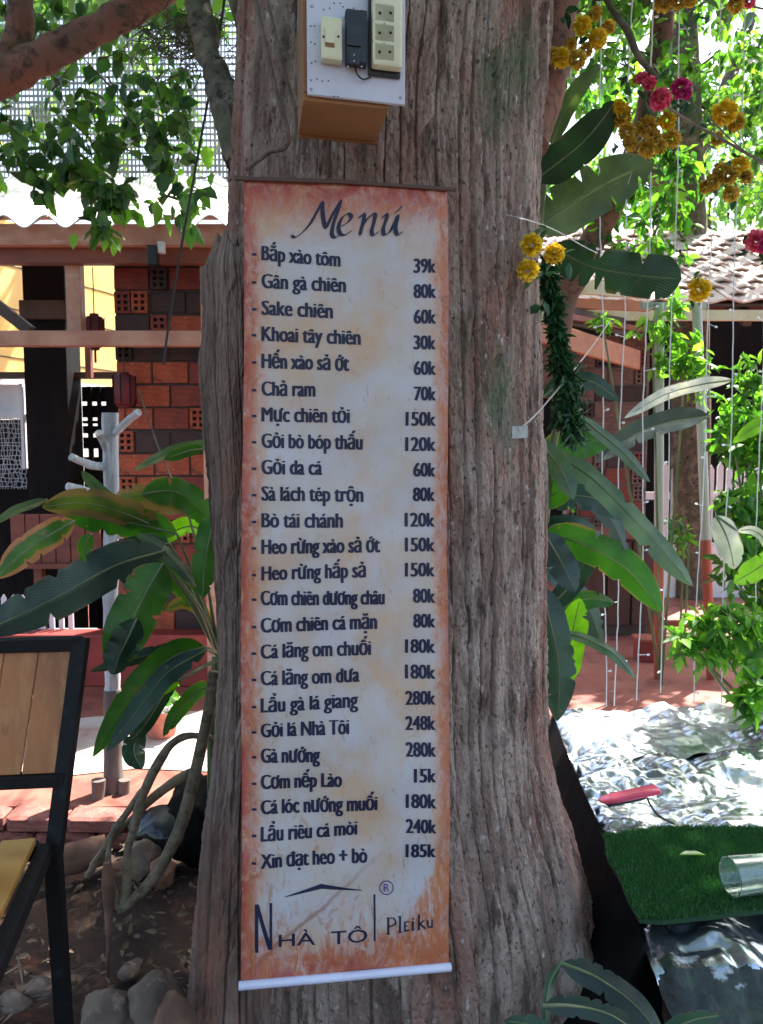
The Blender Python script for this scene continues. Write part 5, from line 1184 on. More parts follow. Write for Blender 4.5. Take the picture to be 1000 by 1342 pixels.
def foil(name, y0f, y1f, m, seed, lift, amp, label, drop=False, nx=420, ny=330, x1=3.2, sc=1.0):
    U, T = np.meshgrid(np.linspace(0, 1, nx) ** 1.5, np.linspace(0, 1, ny), indexing='ij')
    if drop:
        T2 = T; Y = np.where(T2 < .3, YF - .30 + T2 / .3 * .30, YF + (T2 - .3) / .7 * (y1f(0) - YF)); X0 = xl(np.maximum(Y, YF)) + np.clip(YF - Y, 0, 1) * .55
        X = X0 + U * (x1 - X0); yb = y1f(X); Y = np.where(T2 < .3, Y, YF + (T2 - .3) / .7 * (yb - YF))
    else:
        X = U * (x1 - .5) + .5; ya, yb = y0f(X), y1f(X); Y = ya + T * (yb - ya); X0 = xl(Y); X = X0 + U * (x1 - X0)
    Z = ZB + lift + amp * (crumple(X, Y, seed, sc) - .5) + .035 * (np.abs(((X * .75 + Y * 1.3) * 1.55 + .25 * vnoise(X * 3, Y * 3, 77)) % 1 - .5) - .25) * sstep(YF + .25, YF + .6, Y)
    e = np.clip((X - X0) / .05, 0, 1); Z = Z - (1 - e) ** 2 * .035
    X = X + (1 - e) * .008 * vnoise(Y * 16, Y * 0 + seed, seed)
    if drop:
        dz = np.clip(YF - Y, 0, 1); Z = Z - dz * 1.1 - .05 * sstep(0, .12, dz) + .03 * crumple(X, Y, seed + 4, 2.0) * sstep(0, .1, dz); Y = Y + .05 * vnoise(X * 5, X * 0, seed) * (dz > 0)
    else:
        eb = np.clip((1 - T) * 14, 0, 1); Z = Z + (1 - eb) ** 2 * .02 * vnoise(X * 9, X * 0, seed)
    v = np.stack([X, Y, Z], -1).reshape(-1, 3); I = np.arange(nx * ny).reshape(nx, ny)
    f = np.stack([I[:-1, :-1], I[1:, :-1], I[1:, 1:], I[:-1, 1:]], -1).reshape(-1, 4)
    o = link_mesh(name, np_mesh(name, v, f), m)
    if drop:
        o.data.materials.append(m_foil_shade); yc = v[f].mean(1); xx_, yy_ = yc[:, 0], yc[:, 1]
        cut = YF - .03 + .030 * vnoise(xx_ * 9, xx_ * 0, 3) + .02 * vnoise(xx_ * 30, yy_ * 30, 4)  # in front of this line the foil takes its painted-in shade
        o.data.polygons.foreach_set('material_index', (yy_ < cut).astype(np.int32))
    o['label'] = label; o['category'] = 'foil sheet'; me = o.data; me.polygons.foreach_set('use_smooth', [True] * len(me.polygons)); return o
pa, pb = G(735, 980, ZB), G(1000, 950, ZB)
def seam(X): return pa.y + (X - pa.x) * (pb.y - pa.y) / (pb.x - pa.x) + .02 * vnoise(X * 6, X * 0 + .5, 5)
foil('foil_sheet', lambda X: seam(X) - .10, lambda X: YB + .03 * vnoise(X * 5, X * 0, 8) + 0 * X, m_foil, 81, -.012, .085, 'grey crumpled silver foil at the back of the bed with a sunlit rear edge', ny=120)
def y1_(X): return seam(np.asarray(X, float) if not np.isscalar(X) else np.float64(X))
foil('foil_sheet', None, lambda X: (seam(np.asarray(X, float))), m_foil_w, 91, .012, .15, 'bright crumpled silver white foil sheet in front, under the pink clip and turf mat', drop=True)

# turf mat
MT = [(792, 1096), (870, 1085), (1000, 1086), (1180, 1060), (1260, 1190), (1000, 1192), (930, 1200), (868, 1206), (838, 1204), (822, 1176), (812, 1150), (796, 1124)]
ZM = ZB + .052
mp = [G(x, y, ZM) for x, y in MT]
tm = thing('turf_mat', (mp[0].x, mp[0].y, ZM), 'dark green artificial turf mat lying on the silver foil', 'turf mat')
b = MB(); n_ = len(mp); b.add([p for p in mp] + [p - V((0, 0, .010)) for p in mp], [tuple(range(n_))[::-1]] + [tuple(range(n_, 2 * n_))] + [(i, (i + 1) % n_, n_ + (i + 1) % n_, n_ + i) for i in range(n_)]); b.build('backing', m_turfbase, tm)
def inpoly(x, y, poly_):
    c = np.zeros(len(x), bool); j = len(poly_) - 1
    for i in range(len(poly_)):
        xi, yi = poly_[i]; xj, yj = poly_[j]; c ^= ((yi > y) != (yj > y)) & (x < (xj - xi) * (y - yi) / (yj - yi + 1e-12) + xi); j = i
    return c
xs = [p.x for p in mp]; ys = [p.y for p in mp]; rs = np.random.RandomState(3); N = 150000
x = rs.uniform(min(xs), max(xs), N); y = rs.uniform(min(ys), max(ys), N); k = inpoly(x, y, [(p.x, p.y) for p in mp]); x, y = x[k], y[k]; N = len(x)
a = rs.uniform(0, 2 * PI, N); h = rs.uniform(.007, .017, N); lx, ly = rs.normal(size=N) * .005, rs.normal(size=N) * .005; w_ = .0012
B = np.stack([x, y, np.full(N, ZM)], -1); D_ = np.stack([np.cos(a) * w_, np.sin(a) * w_, 0 * a], -1); Tp = np.stack([x + lx, y + ly, ZM + h], -1)
o = link_mesh('turf_blades', np_mesh('turf_blades', (np.stack([B - D_, B + D_, Tp], 1).reshape(-1, 3) - np.array(wloc(tm))), np.arange(N * 3).reshape(-1, 3), fattr=rs.rand(N)), m_turf, tm); tag(o, kind='stuff')
# tumbler lying on the turf
gc0, gc1 = G(956, 1172, ZM + .012), G(1040, 1163, ZM + .012); gr = .041
gl_ax = (gc1 - gc0); gl_ax.z = 0; gl_ax.normalize(); g0 = V((gc0.x, gc0.y, ZM + .010 + gr))
t = thing('drinking_glass', g0, 'clear green tinted drinking glass lying on its side on the turf mat', 'glass')
b = MB(); b.lathe(g0, [(gr - .0028, 0), (gr, .0), (gr - .001, .05), (gr - .004, .125), (0, .125)], 40, gl_ax); b.lathe(g0, [(gr - .0028, 0), (gr - .0038, .05), (gr - .007, .113), (0, .115)][::-1], 40, gl_ax); b.build('glass_body', m_glass, t, True)
# pink clip
t = thing('plastic_clip', G(825, 1045, ZB + .06), 'glossy pink plastic clip with a dark cord on the silver foil', 'clip')
q0, q1 = G(786, 1050, ZB + .062), G(862, 1034, ZB + .078); ax = (q1 - q0).normalized(); sd2 = ax.cross(EZ).normalized(); up_ = sd2.cross(ax)
b = MB(); L_ = (q1 - q0).length
pr = [(0, .5, .2), (.06, .9, .6), (.25, 1, .9), (.6, .95, 1), (.85, 1.05, 1), (.97, 1.1, .9), (1, .85, .5)]; vs = []; nn_ = 14
for tt, wd, hh_ in pr:
    for k in range(nn_):
        a = 2 * PI * k / nn_; cc_, ss_ = math.cos(a), math.sin(a); cc_ = abs(cc_) ** .6 * (1 if cc_ > 0 else -1); ss_ = abs(ss_) ** .6 * (1 if ss_ > 0 else -1)
        vs.append(q0 + ax * (tt * L_) + sd2 * (cc_ * .020 * wd) + up_ * (ss_ * .010 * hh_))
fs = [(i * nn_ + k, i * nn_ + (k + 1) % nn_, (i + 1) * nn_ + (k + 1) % nn_, (i + 1) * nn_ + k) for i in range(len(pr) - 1) for k in range(nn_)] + [tuple(range(nn_))[::-1], tuple((len(pr) - 1) * nn_ + k for k in range(nn_))]
b.add(vs, fs); b.build('clip_body', m_pinkplastic, t, True)
b = MB(); b.obox(q0 + up_ * -.013, (ax, sd2, up_), (.02, L_ * .75), (-.012, .012), (-.004, .003), .002); b.build('clip_base', m_blackplast, t)
b = MB(); b.tube(crom([q0.lerp(q1, .75), G(850, 1050, ZB + .05), G(862, 1068, ZB + .05), G(884, 1080, ZB + .045)], 20), .003, 6); b.build('clip_cord', m_cable, t)
o = leaf_cloud('fallen_leaf', [tuple(G(890, 1120, ZM + .018))], .055, m_lf_dark, None, 0, .3, 3, np.array([[1., .2, .0]])); tag(o, 'single narrow green leaf fallen on the turf mat', 'leaf')
# black sheet added for the dark void between trunk and bed
bs = MB(); LE = [(722, 935), (737, 978), (762, 1037), (792, 1100), (810, 1145), (826, 1192), (845, 1235), (862, 1262), (880, 1300), (900, 1345)]
rows = 9; up0 = [G(x + 3, y, ZB + .01) for x, y in LE]; 
for i in range(4): up0[6 + i] = G(LE[6 + i][0], LE[6 + i][1], ZB + .01 - .09 * i)
vs = []
for p in up0:
    q = V((p.x - .20, p.y - .16, -.03)); 
    for k in range(rows):
        s_ = k / (rows - 1); c = p.lerp(q, s_); c.z = p.z + (q.z - p.z) * s_ ** .8 ; c.x -= .03 * math.sin(s_ * PI) * random.uniform(.4, 1.2); vs.append(c)
bs.add(vs, [(i * rows + k, (i + 1) * rows + k, (i + 1) * rows + k + 1, i * rows + k + 1) for i in range(len(up0) - 1) for k in range(rows - 1)])
o = bs.build('void_sheet', m_mattblack, smooth=True, origin=vs[0]); tag(o, 'black sheet added for the dark void between the trunk and the foil covered bed', 'sheet')

# ================================================================== RIGHT BANANA PLANT
rp = thing('banana_plant', W(725, 760, 2.3), 'tall banana plant behind the right side of the trunk with torn dark and lime leaves', 'plant')
RL = [([(700, 236, 2.25), (735, 210, 2.2), (770, 180, 2.15), (808, 132, 2.1)], 48, b_dark, .1, dict(seed=31, fold=.3)),
      ([(722, 190, 2.35), (738, 150, 2.33), (758, 115, 2.3), (786, 84, 2.28)], 22, b_under, .3, dict(seed=32)),
      ([(700, 300, 2.35), (745, 270, 2.35), (795, 240, 2.35), (858, 210, 2.35)], 64, b_under, .1, dict(seed=33, fold=.15)),
      ([(722, 322, 2.2), (770, 348, 2.15), (830, 360, 2.1), (893, 366, 2.05)], 54, b_dark, .0, dict(seed=34, fold=.1, tip=.86, notches=((.36, -1, .85, .02), (.40, 1, .9, .03), (.47, 1, .8, .03), (.30, 1, .6, .02)))),
      ([(960, 498, 2.9), (915, 505, 2.85), (870, 518, 2.8), (818, 548, 2.75)], 17, b_glare, .4, dict(seed=35)),
      ([(757, 543, 2.2), (790, 570, 2.2), (822, 598, 2.2), (852, 632, 2.2)], 16, b_grey, .5, dict(seed=36)),
      ([(712, 588, 2.25), (770, 622, 2.2), (840, 690, 2.15), (908, 768, 2.1)], 30, b_grey, .4, dict(seed=37, fold=.4, tip=.75)),
      ([(712, 700, 2.15), (760, 712, 2.1), (820, 745, 2.05), (868, 802, 2.0)], 46, b_green, -.2, dict(seed=38, fold=.3)),
      ([(712, 698, 2.1), (726, 720, 2.08), (740, 745, 2.05), (754, 776, 2.03)], 38, b_teal, .2, dict(seed=39)),
      ([(706, 765, 2.05), (722, 820, 2.02), (733, 880, 2.0), (730, 945, 1.98)], 46, b_dark, .1, dict(seed=40)),
      ([(738, 900, 2.25), (744, 860, 2.25), (752, 820, 2.25), (760, 784, 2.25)], 38, b_lime, .1, dict(seed=41)),
      ([(735, 828, 2.15), (770, 838, 2.13), (805, 858, 2.1), (834, 890, 2.08)], 14, b_grey, .5, dict(seed=42)),
      ([(708, 600, 2.35), (740, 584, 2.35), (770, 576, 2.35), (800, 580, 2.35)], 46, b_green, .3, dict(seed=43)),
      ([(706, 575, 2.2), (722, 598, 2.18), (738, 620, 2.15), (752, 655, 2.13)], 30, b_grey, .2, dict(seed=44)),
      ([(708, 640, 2.3), (720, 650, 2.3), (735, 640, 2.28), (756, 610, 2.25)], 34, b_green, .2, dict(seed=45)),
      ([(712, 720, 2.3), (722, 690, 2.3), (760, 690, 2.3), (800, 720, 2.35)], 26, b_dark, .3, dict(seed=48)),
      ([(715, 800, 2.4), (745, 770, 2.4), (765, 740, 2.4), (780, 700, 2.4)], 28, b_dark, .3, dict(seed=49)),
      ([(930, 545, 2.7), (880, 552, 2.7), (830, 570, 2.7), (780, 605, 2.7)], 30, b_teal, .4, dict(seed=50))]
RL += [([(708, 660, 2.5), (745, 650, 2.5), (785, 655, 2.5), (822, 680, 2.5)], 34, b_dark, .4, dict(seed=80)), ([(708, 830, 2.5), (735, 800, 2.5), (770, 785, 2.5), (806, 790, 2.5)], 26, b_green, .5, dict(seed=81)),
       ([(712, 520, 2.5), (740, 500, 2.5), (775, 500, 2.5), (812, 525, 2.5)], 24, b_dark, .4, dict(seed=82)), ([(710, 740, 2.6), (740, 760, 2.6), (772, 800, 2.6), (790, 850, 2.6)], 30, b_dark, .5, dict(seed=83)), ([(718, 620, 2.6), (760, 640, 2.6), (800, 680, 2.6), (826, 740, 2.6)], 24, b_teal, .5, dict(seed=84))]
for pts, w_, m_, rl, kw in RL: big_leaf(rp, pts, w_, m_, rl, **kw)
for pts in ([(700, 1000, 2.3), (705, 760, 2.3), (706, 500, 2.3), (702, 300, 2.3)], [(705, 780, 2.32), (722, 600, 2.3), (738, 545, 2.25), (757, 543, 2.2)], [(704, 420, 2.3), (712, 350, 2.25), (722, 322, 2.2)], [(705, 900, 2.3), (720, 905, 2.28), (738, 900, 2.25)], [(702, 330, 2.3), (710, 260, 2.34), (722, 190, 2.35)]): stalk(rp, pts, .016, .006)
# leaves at the far right, sun glare painted white on some
fp = thing('banana_plant', W(1030, 860, 2.7), 'small banana plant at the right edge with one leaf coloured white as sun glare', 'plant')
for pts, w_, m_, rl, kw in [([(938, 676, 2.7), (950, 698, 2.7), (958, 722, 2.7), (962, 746, 2.7)], 32, b_glare, .1, dict(seed=51)), ([(1010, 730, 2.7), (1000, 705, 2.7), (985, 695, 2.7), (966, 696, 2.7)], 12, b_glare, .3, dict(seed=52)),
                            ([(1030, 725, 2.6), (1005, 738, 2.6), (985, 750, 2.6), (962, 764, 2.6)], 30, b_lime, .3, dict(seed=53)), ([(1040, 560, 3.0), (1010, 552, 3.0), (990, 560, 3.0), (960, 580, 3.0)], 20, b_lime, .2, dict(seed=54))]: big_leaf(fp, pts, w_, m_, rl, **kw)
stalk(fp, [(1035, 900, 2.7), (1030, 800, 2.7), (1020, 740, 2.7)], .012, .006); stalk(fp, [(966, 696, 2.7), (950, 684, 2.7), (938, 676, 2.7)], .005, .004)
# dark plant in the foreground
dp = thing('foreground_plant', W(720, 1400, 1.25), 'dark blue green strap leaved plant at the bottom below the foil', 'plant')
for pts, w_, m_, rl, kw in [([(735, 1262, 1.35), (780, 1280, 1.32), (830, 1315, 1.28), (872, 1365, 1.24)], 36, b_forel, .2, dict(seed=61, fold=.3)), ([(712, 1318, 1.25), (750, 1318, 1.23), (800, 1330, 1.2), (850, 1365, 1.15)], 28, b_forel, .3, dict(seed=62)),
                            ([(760, 1420, 1.2), (735, 1372, 1.22), (700, 1345, 1.25), (660, 1338, 1.28)], 26, b_dark, .2, dict(seed=63)), ([(790, 1440, 1.15), (860, 1370, 1.15), (900, 1340, 1.15), (950, 1330, 1.15)], 26, b_dark, .3, dict(seed=64)), ([(735, 1262, 1.35), (720, 1290, 1.34), (716, 1330, 1.3), (722, 1390, 1.28)], 12, b_dark, .3, dict(seed=65))]: big_leaf(dp, pts, w_, m_, rl, **kw)

# ================================================================== HANGING LIGHTS
FL = [(747, -30, 750, 120), (785, -30, 793, 926), (828, -30, 805, 925), (858, -30, 836, 918), (894, -30, 867, 908), (947, -30, 909, 922), (977, -30, 944, 922), (1012, -30, 987, 918)]
fl_lab = ['short light string hanging beside the upper yellow flower cluster', 'first full length light string from the trunk', 'second light string from the trunk, leaning slightly left', 'third light string, hanging just left of the left swing pole',
          'light string crossing the left swing pole', 'light string hanging just left of the right swing pole', 'light string hanging right of the right swing pole over the bush', 'light string at the far right edge']
for k, (xa_, ya_, xb_, yb_) in enumerate(FL):
    Yd = 2.45 + .12 * (k % 3) + .06 * k; A, B_ = W(xa_, ya_, Yd), W(xb_, yb_, Yd); t = thing('light_string', B_, fl_lab[k], 'light string', 'fairy light strings hanging from the branches')
    n = 60; pts = []
    for i in range(n):
        s_ = i / (n - 1); p = A.lerp(B_, s_); p.x += .005 * math.sin(s_ * 14 + k) + random.uniform(-.0015, .0015); pts.append(p)
    b = MB(); b.tube(pts, .0021, 5); b.build('cord', m_cord, t, True)
    b = MB(); c2 = MB(); s_ = .03 + .01 * k
    while s_ < 1:
        p = A.lerp(B_, s_); i = int(s_ * (n - 1)); p = pts[i]; an = random.choice((0, PI, .4, 2.8)) + random.uniform(-.4, .4); dd = V((math.cos(an), -.3, random.uniform(-.5, .5))).normalized(); ll = random.choice((.008, .010, .028))
        c2.tube([p, p + dd * ll], .0016, 4); b.tube([p + dd * ll, p + dd * (ll + .009)], [.0042, .0030], 6); s_ += (.085 + random.uniform(-.02, .03)) * (1 if k else 2)
    o = b.build('light_bulb', m_led, t); o['kind'] = 'stuff'; o = c2.build('bulb_lead', m_cord, t); o['kind'] = 'stuff'

# ================================================================== ARTIFICIAL FLOWERS
def flower(parent, px, py, Y, rpx, m, seed, name='flower'):
    c = W(px, py, Y); r = rpx / F * Y; rs = np.random.RandomState(seed); N = 84
    i = np.arange(N) + .5; ph = np.arccos(1 - 1.75 * i / N); th = PI * (1 + 5 ** .5) * i
    nrm = np.stack([np.cos(th) * np.sin(ph), -np.cos(ph), np.sin(th) * np.sin(ph)], -1); nrm += rs.normal(size=nrm.shape) * .12
    d = nrm; C = np.array(c)[None] + nrm * r * .30
    return leaf_cloud(name, C, r * .74, m, parent, 0, .95, seed, d, sj=.15)
GR = [('yellow and ochre paper flower cluster beside the trunk at the top', [(763, 33, 12, m_yflow), (783, 51, 13, m_yflow), (735, 76, 13, m_yflow), (757, 78, 12, m_oflow), (780, 18, 9, m_oflow), (797, 35, 9, m_oflow), (748, 58, 8, m_oflow), (768, 66, 9, m_oflow), (724, 70, 8, m_oflow)], 1.95),
      ('large ochre and yellow flower cluster right of the dark leaf tip', [(815, 152, 14, m_oflow), (822, 172, 11, m_oflow), (848, 166, 14, m_oflow), (875, 158, 12, m_yflow), (880, 182, 12, m_oflow), (850, 194, 13, m_oflow), (826, 188, 10, m_oflow), (866, 192, 9, m_oflow), (812, 140, 9, m_yflow), (858, 178, 9, m_oflow)], 2.1),
      ('pair of yellow blooms below the first pink flowers at the right', [(950, 148, 17, m_yflow), (964, 160, 12, m_oflow), (940, 182, 9, m_oflow)], 2.2),
      ('mixed yellow ochre cluster at the right above the roof', [(970, 218, 13, m_yflow), (955, 230, 12, m_oflow), (935, 238, 11, m_oflow), (958, 254, 11, m_oflow), (925, 245, 9, m_oflow), (978, 232, 9, m_oflow), (944, 222, 9, m_oflow)], 2.2),
      ('three bright yellow roses against the right edge of the trunk', [(697, 321, 15, m_yflow), (727, 333, 14, m_yflow), (692, 355, 15, m_yflow)], 1.62),
      ('ochre blooms hanging at the very top right', [(870, 4, 12, m_oflow), (890, 2, 10, m_oflow), (965, 5, 11, m_oflow), (982, 2, 8, m_pflow), (905, 0, 9, m_oflow)], 2.2),
      ('single pale lime yellow bloom in front of the tiled roof', [(917, 380, 15, m_yflow)], 2.6),
      ('two pink flowers and a peach bud above the large yellow cluster', [(842, 102, 8, m_pflow), (851, 109, 9, m_pflow), (834, 104, 6, m_oflow)], 2.05),
      ('coral pink flower on the dark twig', [(865, 130, 14, m_pflow)], 2.05),
      ('magenta flower on the dark twig', [(893, 115, 13, m_mflow), (899, 122, 8, m_mflow)], 2.1),
      ('pink flower at the right edge above the tiled roof', [(992, 316, 15, m_pflow), (1004, 322, 11, m_mflow)], 2.3)]
for gi, (lab, fl_, Yd) in enumerate(GR):
    t = thing('flower_bunch', W(fl_[0][0], fl_[0][1], Yd), lab, 'flowers', 'artificial flower bunches hung right of the trunk')
    for k, (x, y, r_, m_) in enumerate(fl_): flower(t, x, y, Yd + random.uniform(-.03, .03), r_, m_, gi * 20 + k)
    P2, _ = sprays([tuple(W(sum(q[0] for q in fl_) / len(fl_), sum(q[1] for q in fl_) / len(fl_), Yd + .05))], [.05 + .004 * len(fl_)], 8, 3, gi); leaf_cloud('bunch_leaves', P2, .03, m_garland, t, .3, .5, gi)
# garland
gd = thing('garland', W(740, 570, 1.95), 'dark green artificial garland hanging from the yellow roses down behind the trunk edge', 'garland')
P = crom([W(x, y, 1.95) for x, y in ((715, 345), (722, 385), (728, 425), (735, 465), (742, 500), (745, 540), (752, 570))], 400); rs = np.random.RandomState(4)
thick = np.interp(np.arange(400), [0, 150, 230, 330, 400], [.005, .008, .020, .028, .016])
C = np.repeat(np.array([tuple(p) for p in P]), 5, 0); C = C + rs.normal(size=C.shape) * np.repeat(thick, 5)[:, None] * .55
leaf_cloud('garland_needles', C, .030, m_garland, gd, .6, .28, 5, kind='stuff'); b = MB(); b.tube(P[::20], .004, 6); b.build('garland_core', m_garland, gd)
# branch twigs with the flowers
tb = thing('twisted_branch', W(862, 112, 2.05), 'pale twisted branch reaching down to the pink flowers', 'branch')
swept(tb, 'branch_stem', [W(780, -40, 2.1), W(800, 8, 2.08), (W(822, 40, 2.07)), W(836, 72, 2.06), W(862, 104, 2.05)], [.011, .010, .009, .008, .006], m_greylimb, 10, 40, .002, 90)
b = MB(); b.tube(crom([W(868, 135, 2.05), W(905, 160, 2.1), W(945, 182, 2.15), W(1000, 212, 2.2), W(1040, 225, 2.25)], 20), [.004] * 20, 6, jit=.1); b.build('twig', m_twig, tb)
b = MB(); b.tube(crom([W(895, 125, 2.1), W(925, 150, 2.12), W(960, 185, 2.15), W(1010, 225, 2.2)], 20), .0022, 5); b.build('twig', m_twig, tb)

# ================================================================== OTHER TREES
def px_blobs(L, seed=0): return [tuple(W(x, y, Y)) for x, y, Y, r in L], [r / F * Y for x, y, Y, r in L]
# left fig tree: trunk just outside the frame, limbs crossing the corner
ft = thing('fig_tree', (-1.9, 2.3, 0), 'reddish limbed tree with heart shaped leaves filling the top left corner', 'tree')
swept(ft, 'trunk', [V((-1.95, 2.3, -.05)), V((-1.9, 2.3, .8)), V((-1.75, 2.3, 1.5)), V((-1.5, 2.3, 2.0)), W(-120, 160, 2.3)], [.14, .12, .11, .085, .07], m_limb, 16, 50, .01, 95)
swept(ft, 'limb', [W(-120, 160, 2.3), W(-30, 112, 2.28), W(40, 82, 2.26), (W(110, 48, 2.25)), W(170, 14, 2.25), W(250, -40, 2.25), W(420, -160, 2.3)], [.068, .058, .046, .040, .038, .033, .03], m_limb, 18, 80, .006, 96)
swept(ft, 'limb', [W(10, 92, 2.27), W(24, 50, 2.27), W(28, 0, 2.27), W(36, -90, 2.3)], [.044, .036, .032, .028], m_limb, 16, 40, .005, 97)
FB = [(60, 130, 2.9, 45), (110, 125, 2.8, 55), (140, 175, 2.75, 60), (85, 185, 2.75, 55), (110, 220, 2.7, 40), (140, 245, 2.65, 34), (170, 120, 2.8, 55), (200, 160, 2.8, 45), (185, 205, 2.8, 40), (225, 205, 2.9, 36), (240, 165, 2.9, 35), (35, 200, 2.7, 36), (15, 155, 2.8, 36), (55, 235, 2.65, 24), (232, 250, 2.7, 26), (150, 60, 3.0, 45), (195, 50, 2.9, 45), (90, 20, 3.1, 40), (60, 30, 3.1, 35), (5, 40, 3.2, 45), (265, 20, 2.6, 26), (250, 100, 3.0, 40), (128, 285, 2.6, 18), (155, 262, 2.65, 18), (-30, 190, 2.8, 50), (-40, 60, 3.0, 60), (225, 130, 3.0, 40), (120, 165, 2.8, 40)]
c_, r_ = px_blobs(FB); P2, tw_ = sprays(c_, r_, 5, 5, 21, .35); leaf_cloud('crown', P2, .058, m_lf_dark, ft, .75, .72, 22)
P3, _ = sprays(c_, r_, 2, 3, 27, .4); leaf_cloud('bright_leaves', P3 + np.array([0, .15, .02]), .052, m_lf_bright, ft, .7, .7, 24)
b = MB()
for s_, e_ in tw_[::2]: b.tube([V(s_), V(e_)], [.0035, .0015], 4, False)
tag(b.build('twigs', m_twig, ft), kind='stuff')
C = [tuple(W(x, y, 2.6)) for x, y in ((63, 250), (66, 262), (98, 305), (146, 308), (148, 318), (140, 314), (250, 280), (252, 292), (249, 298), (128, 270), (155, 280), (213, 280), (285, 60), (205, 262), (240, 256), (225, 268), (278, 225), (270, 190))]
leaf_cloud('hanging_leaves', C, .062, m_lf_bright, ft, 2.2, .6, 23)
# hairy fibre tangle on the grey limb
rs = random.Random(8); b = MB()
for _ in range(120):
    p = W(rs.gauss(235, 26), rs.gauss(45, 20), 2.15 + rs.uniform(-.05, .05)); q = [p]
    for k in range(5): q.append(q[-1] + V((rs.uniform(-.03, .03), rs.uniform(-.02, .02), rs.uniform(-.03, .02))))
    b.tube(crom(q, 10), .0013, 3, False)
o = b.build('root_tangle', m_greylimb, origin=W(235, 45, 2.15)); tag(o, 'tangle of fine dry fibres on the branches at the top left', 'fibres', kind='stuff')

def bg_tree(x, y, h, trunk_pts, trad, blobs, rr_, leafsz, m, mt, label, seed, twn=9, per=14, squash=(1, 1, 1)):
    t = thing('tree', (x, y, 0), label, 'tree')
    swept(t, 'trunk', trunk_pts, trad, mt, 12, 40, .008, seed)
    P2, tw_ = sprays(blobs, rr_, twn, per, seed, .35, squash); leaf_cloud('crown', P2, leafsz, m, t, .6, .5, seed)
    b = MB()
    for s_, e_ in tw_[::3]: b.tube([V(s_), V(e_)], [.012 * y / 6, .004], 4, False)
    tag(b.build('twigs', m_twig, t), kind='stuff'); return t
rs = random.Random(3)
def fill(x0, x1, y0, y1, Ya, Yb, r, n): return [(rs.uniform(x0, x1), rs.uniform(y0, y1), rs.uniform(Ya, Yb), r * rs.uniform(.7, 1.3)) for _ in range(n)]
c_, r_ = px_blobs(fill(700, 1080, -80, 150, 5.2, 6.6, 45, 34) + fill(760, 1060, 60, 300, 5.2, 6.4, 32, 26)); bg_tree(2.9, 6, 4, [W(905, 900, 6.2), W(905, 400, 6.2), W(900, 200, 6.1), W(895, 60, 6.0), W(890, -150, 6.0)], [.16, .13, .12, .11, .09], c_, r_, .085, m_lf_mid, m_greylimb, 'leafy tree with a dark upright trunk behind the upper light strings', 101, 5, 9)
c_, r_ = px_blobs(fill(690, 900, -60, 130, 3.6, 4.4, 34, 16) + fill(770, 900, 180, 340, 3.8, 4.4, 26, 16)); bg_tree(1.1, 4.2, 4, [W(715, 520, 4.2), W(735, 400, 4.2), W(762, 345, 4.2), W(800, 270, 4.2), W(835, 190, 4.2), W(860, 90, 4.2), W(880, -120, 4.2)], [.085, .075, .07, .065, .06, .055, .05], c_, r_, .065, m_lf_bush, m_limb, 'leaning tree rising from behind the trunk edge towards the upper right', 102, 5, 7)
c_, r_ = px_blobs(fill(860, 1120, 60, 320, 8.5, 10.5, 40, 34) + fill(700, 1100, 180, 330, 9, 11, 34, 24)); bg_tree(5, 9.5, 5, [V((5.0, 9.5, 0)), V((5.0, 9.5, 2)), V((4.8, 9.5, 3.5)), V((4.6, 9.5, 5.2))], [.2, .17, .14, .1], c_, r_, .12, m_lf_far, m_greylimb, 'pale green sunlit tree far behind the tiled roof', 103, 6, 9)
c_, r_ = px_blobs(fill(-90, 320, -80, 60, 6.2, 8, 48, 28) + fill(-80, 300, 60, 230, 7, 8.5, 34, 16)); bg_tree(-4.2, 7.4, 5, [V((-4.4, 7.4, 0)), V((-4.3, 7.4, 2)), V((-4.0, 7.4, 3.5)), V((-3.6, 7.4, 5))], [.2, .17, .14, .1], c_, r_, .11, m_lf_far, m_greylimb, 'blue green tree glimpsed through the mesh at the top left', 104, 5, 9)
c_, r_ = px_blobs(fill(850, 880, 270, 300, 3.9, 4.0, 14, 2)); 
tt = thing('tree', W(985, 560, 7.5), 'forked red brown limb crossing behind the ochre flower cluster', 'tree')
swept(tt, 'limb', [W(985, 560, 7.5), W(950, 400, 7.5), W(900, 300, 7.4), W(868, 245, 7.4), W(845, 205, 7.4), W(800, 120, 7.4)], [.11, .10, .09, .085, .075, .06], m_limb, 12, 40, .006, 105)
swept(tt, 'limb', [W(868, 245, 7.4), W(905, 215, 7.4), W(950, 120, 7.4), W(985, 20, 7.4)], [.08, .07, .06, .05], m_greylimb, 12, 40, .006, 106)
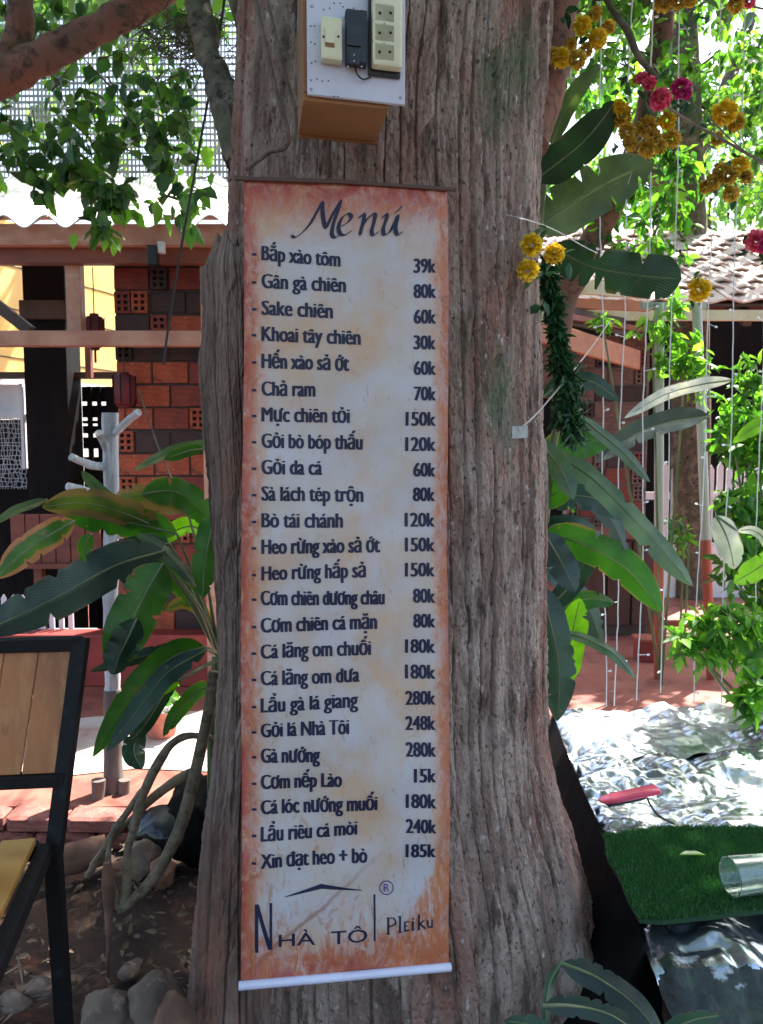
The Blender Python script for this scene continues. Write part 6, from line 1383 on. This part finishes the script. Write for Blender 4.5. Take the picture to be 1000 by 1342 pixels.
# vine on the swing poles, shrubs at the right
def shrub(name, L, sz, m, label, seed, n=7, per=7, asp=.45, base=None, droop=.4):
    c_, r_ = px_blobs(L); t = thing(name, base or c_[0], label, 'shrub' if 'vine' not in name else 'vine'); P2, tw_ = sprays(c_, r_, n, per, seed, .35)
    leaf_cloud('foliage', P2, sz, m, t, droop, asp, seed); b = MB()
    for s_, e_ in tw_[::3]: b.tube([V(s_), V(e_)], [.003, .0015], 4, False)
    for c in c_[::3]: b.tube([V(c), V((base.x if base else c[0], c[1], ZT))], [.005, .008], 5, False)
    tag(b.build('stems', m_stalk, t), kind='stuff'); return t
shrub('climbing_vine', [(855, 420, 3.9, 22), (872, 440, 3.9, 20), (868, 470, 3.9, 18), (900, 455, 3.9, 20), (895, 480, 3.9, 20), (915, 470, 3.9, 16), (790, 425, 3.9, 12), (905, 500, 3.9, 16), (885, 400, 3.9, 14)], .062, m_lf_bright, 'lime green vine wrapped around the tops of the swing poles', 111, 6, 6, base=W(865, 800, 3.95))
shrub('leafy_shrub', fill(950, 1070, 520, 700, 3.1, 3.6, 28, 22) + fill(960, 1080, 680, 900, 2.9, 3.3, 34, 18), .060, m_lf_bush, 'dense green shrub at the right edge behind the light strings', 112, 8, 9, base=W(1010, 900, 3.3))
shrub('leafy_shrub', [(905, 845, 2.75, 22), (930, 835, 2.75, 28), (960, 830, 2.75, 30), (985, 815, 2.7, 30), (985, 860, 2.7, 30), (1010, 840, 2.7, 34), (950, 800, 2.8, 22), (985, 915, 2.6, 18), (1000, 905, 2.6, 20), (925, 808, 2.8, 18)], .062, m_lf_bright, 'lime leaved low branch spreading over the bed at the right', 113, 7, 7, base=W(1060, 930, 2.7))
shrub('leafy_shrub', fill(955, 1050, 490, 560, 3.3, 3.5, 24, 10), .055, m_lf_mid, 'pale sunlit top of the shrub beside the right swing pole', 114, 6, 6, base=W(1020, 900, 3.4))
shrub('leafy_shrub', fill(868, 905, 655, 715, 4.3, 4.5, 14, 4) + fill(722, 750, 630, 690, 3.3, 3.5, 16, 4), .05, m_lf_bush, 'few sprigs of a potted shrub showing between the swing poles', 115, 5, 5, base=W(890, 860, 4.4))
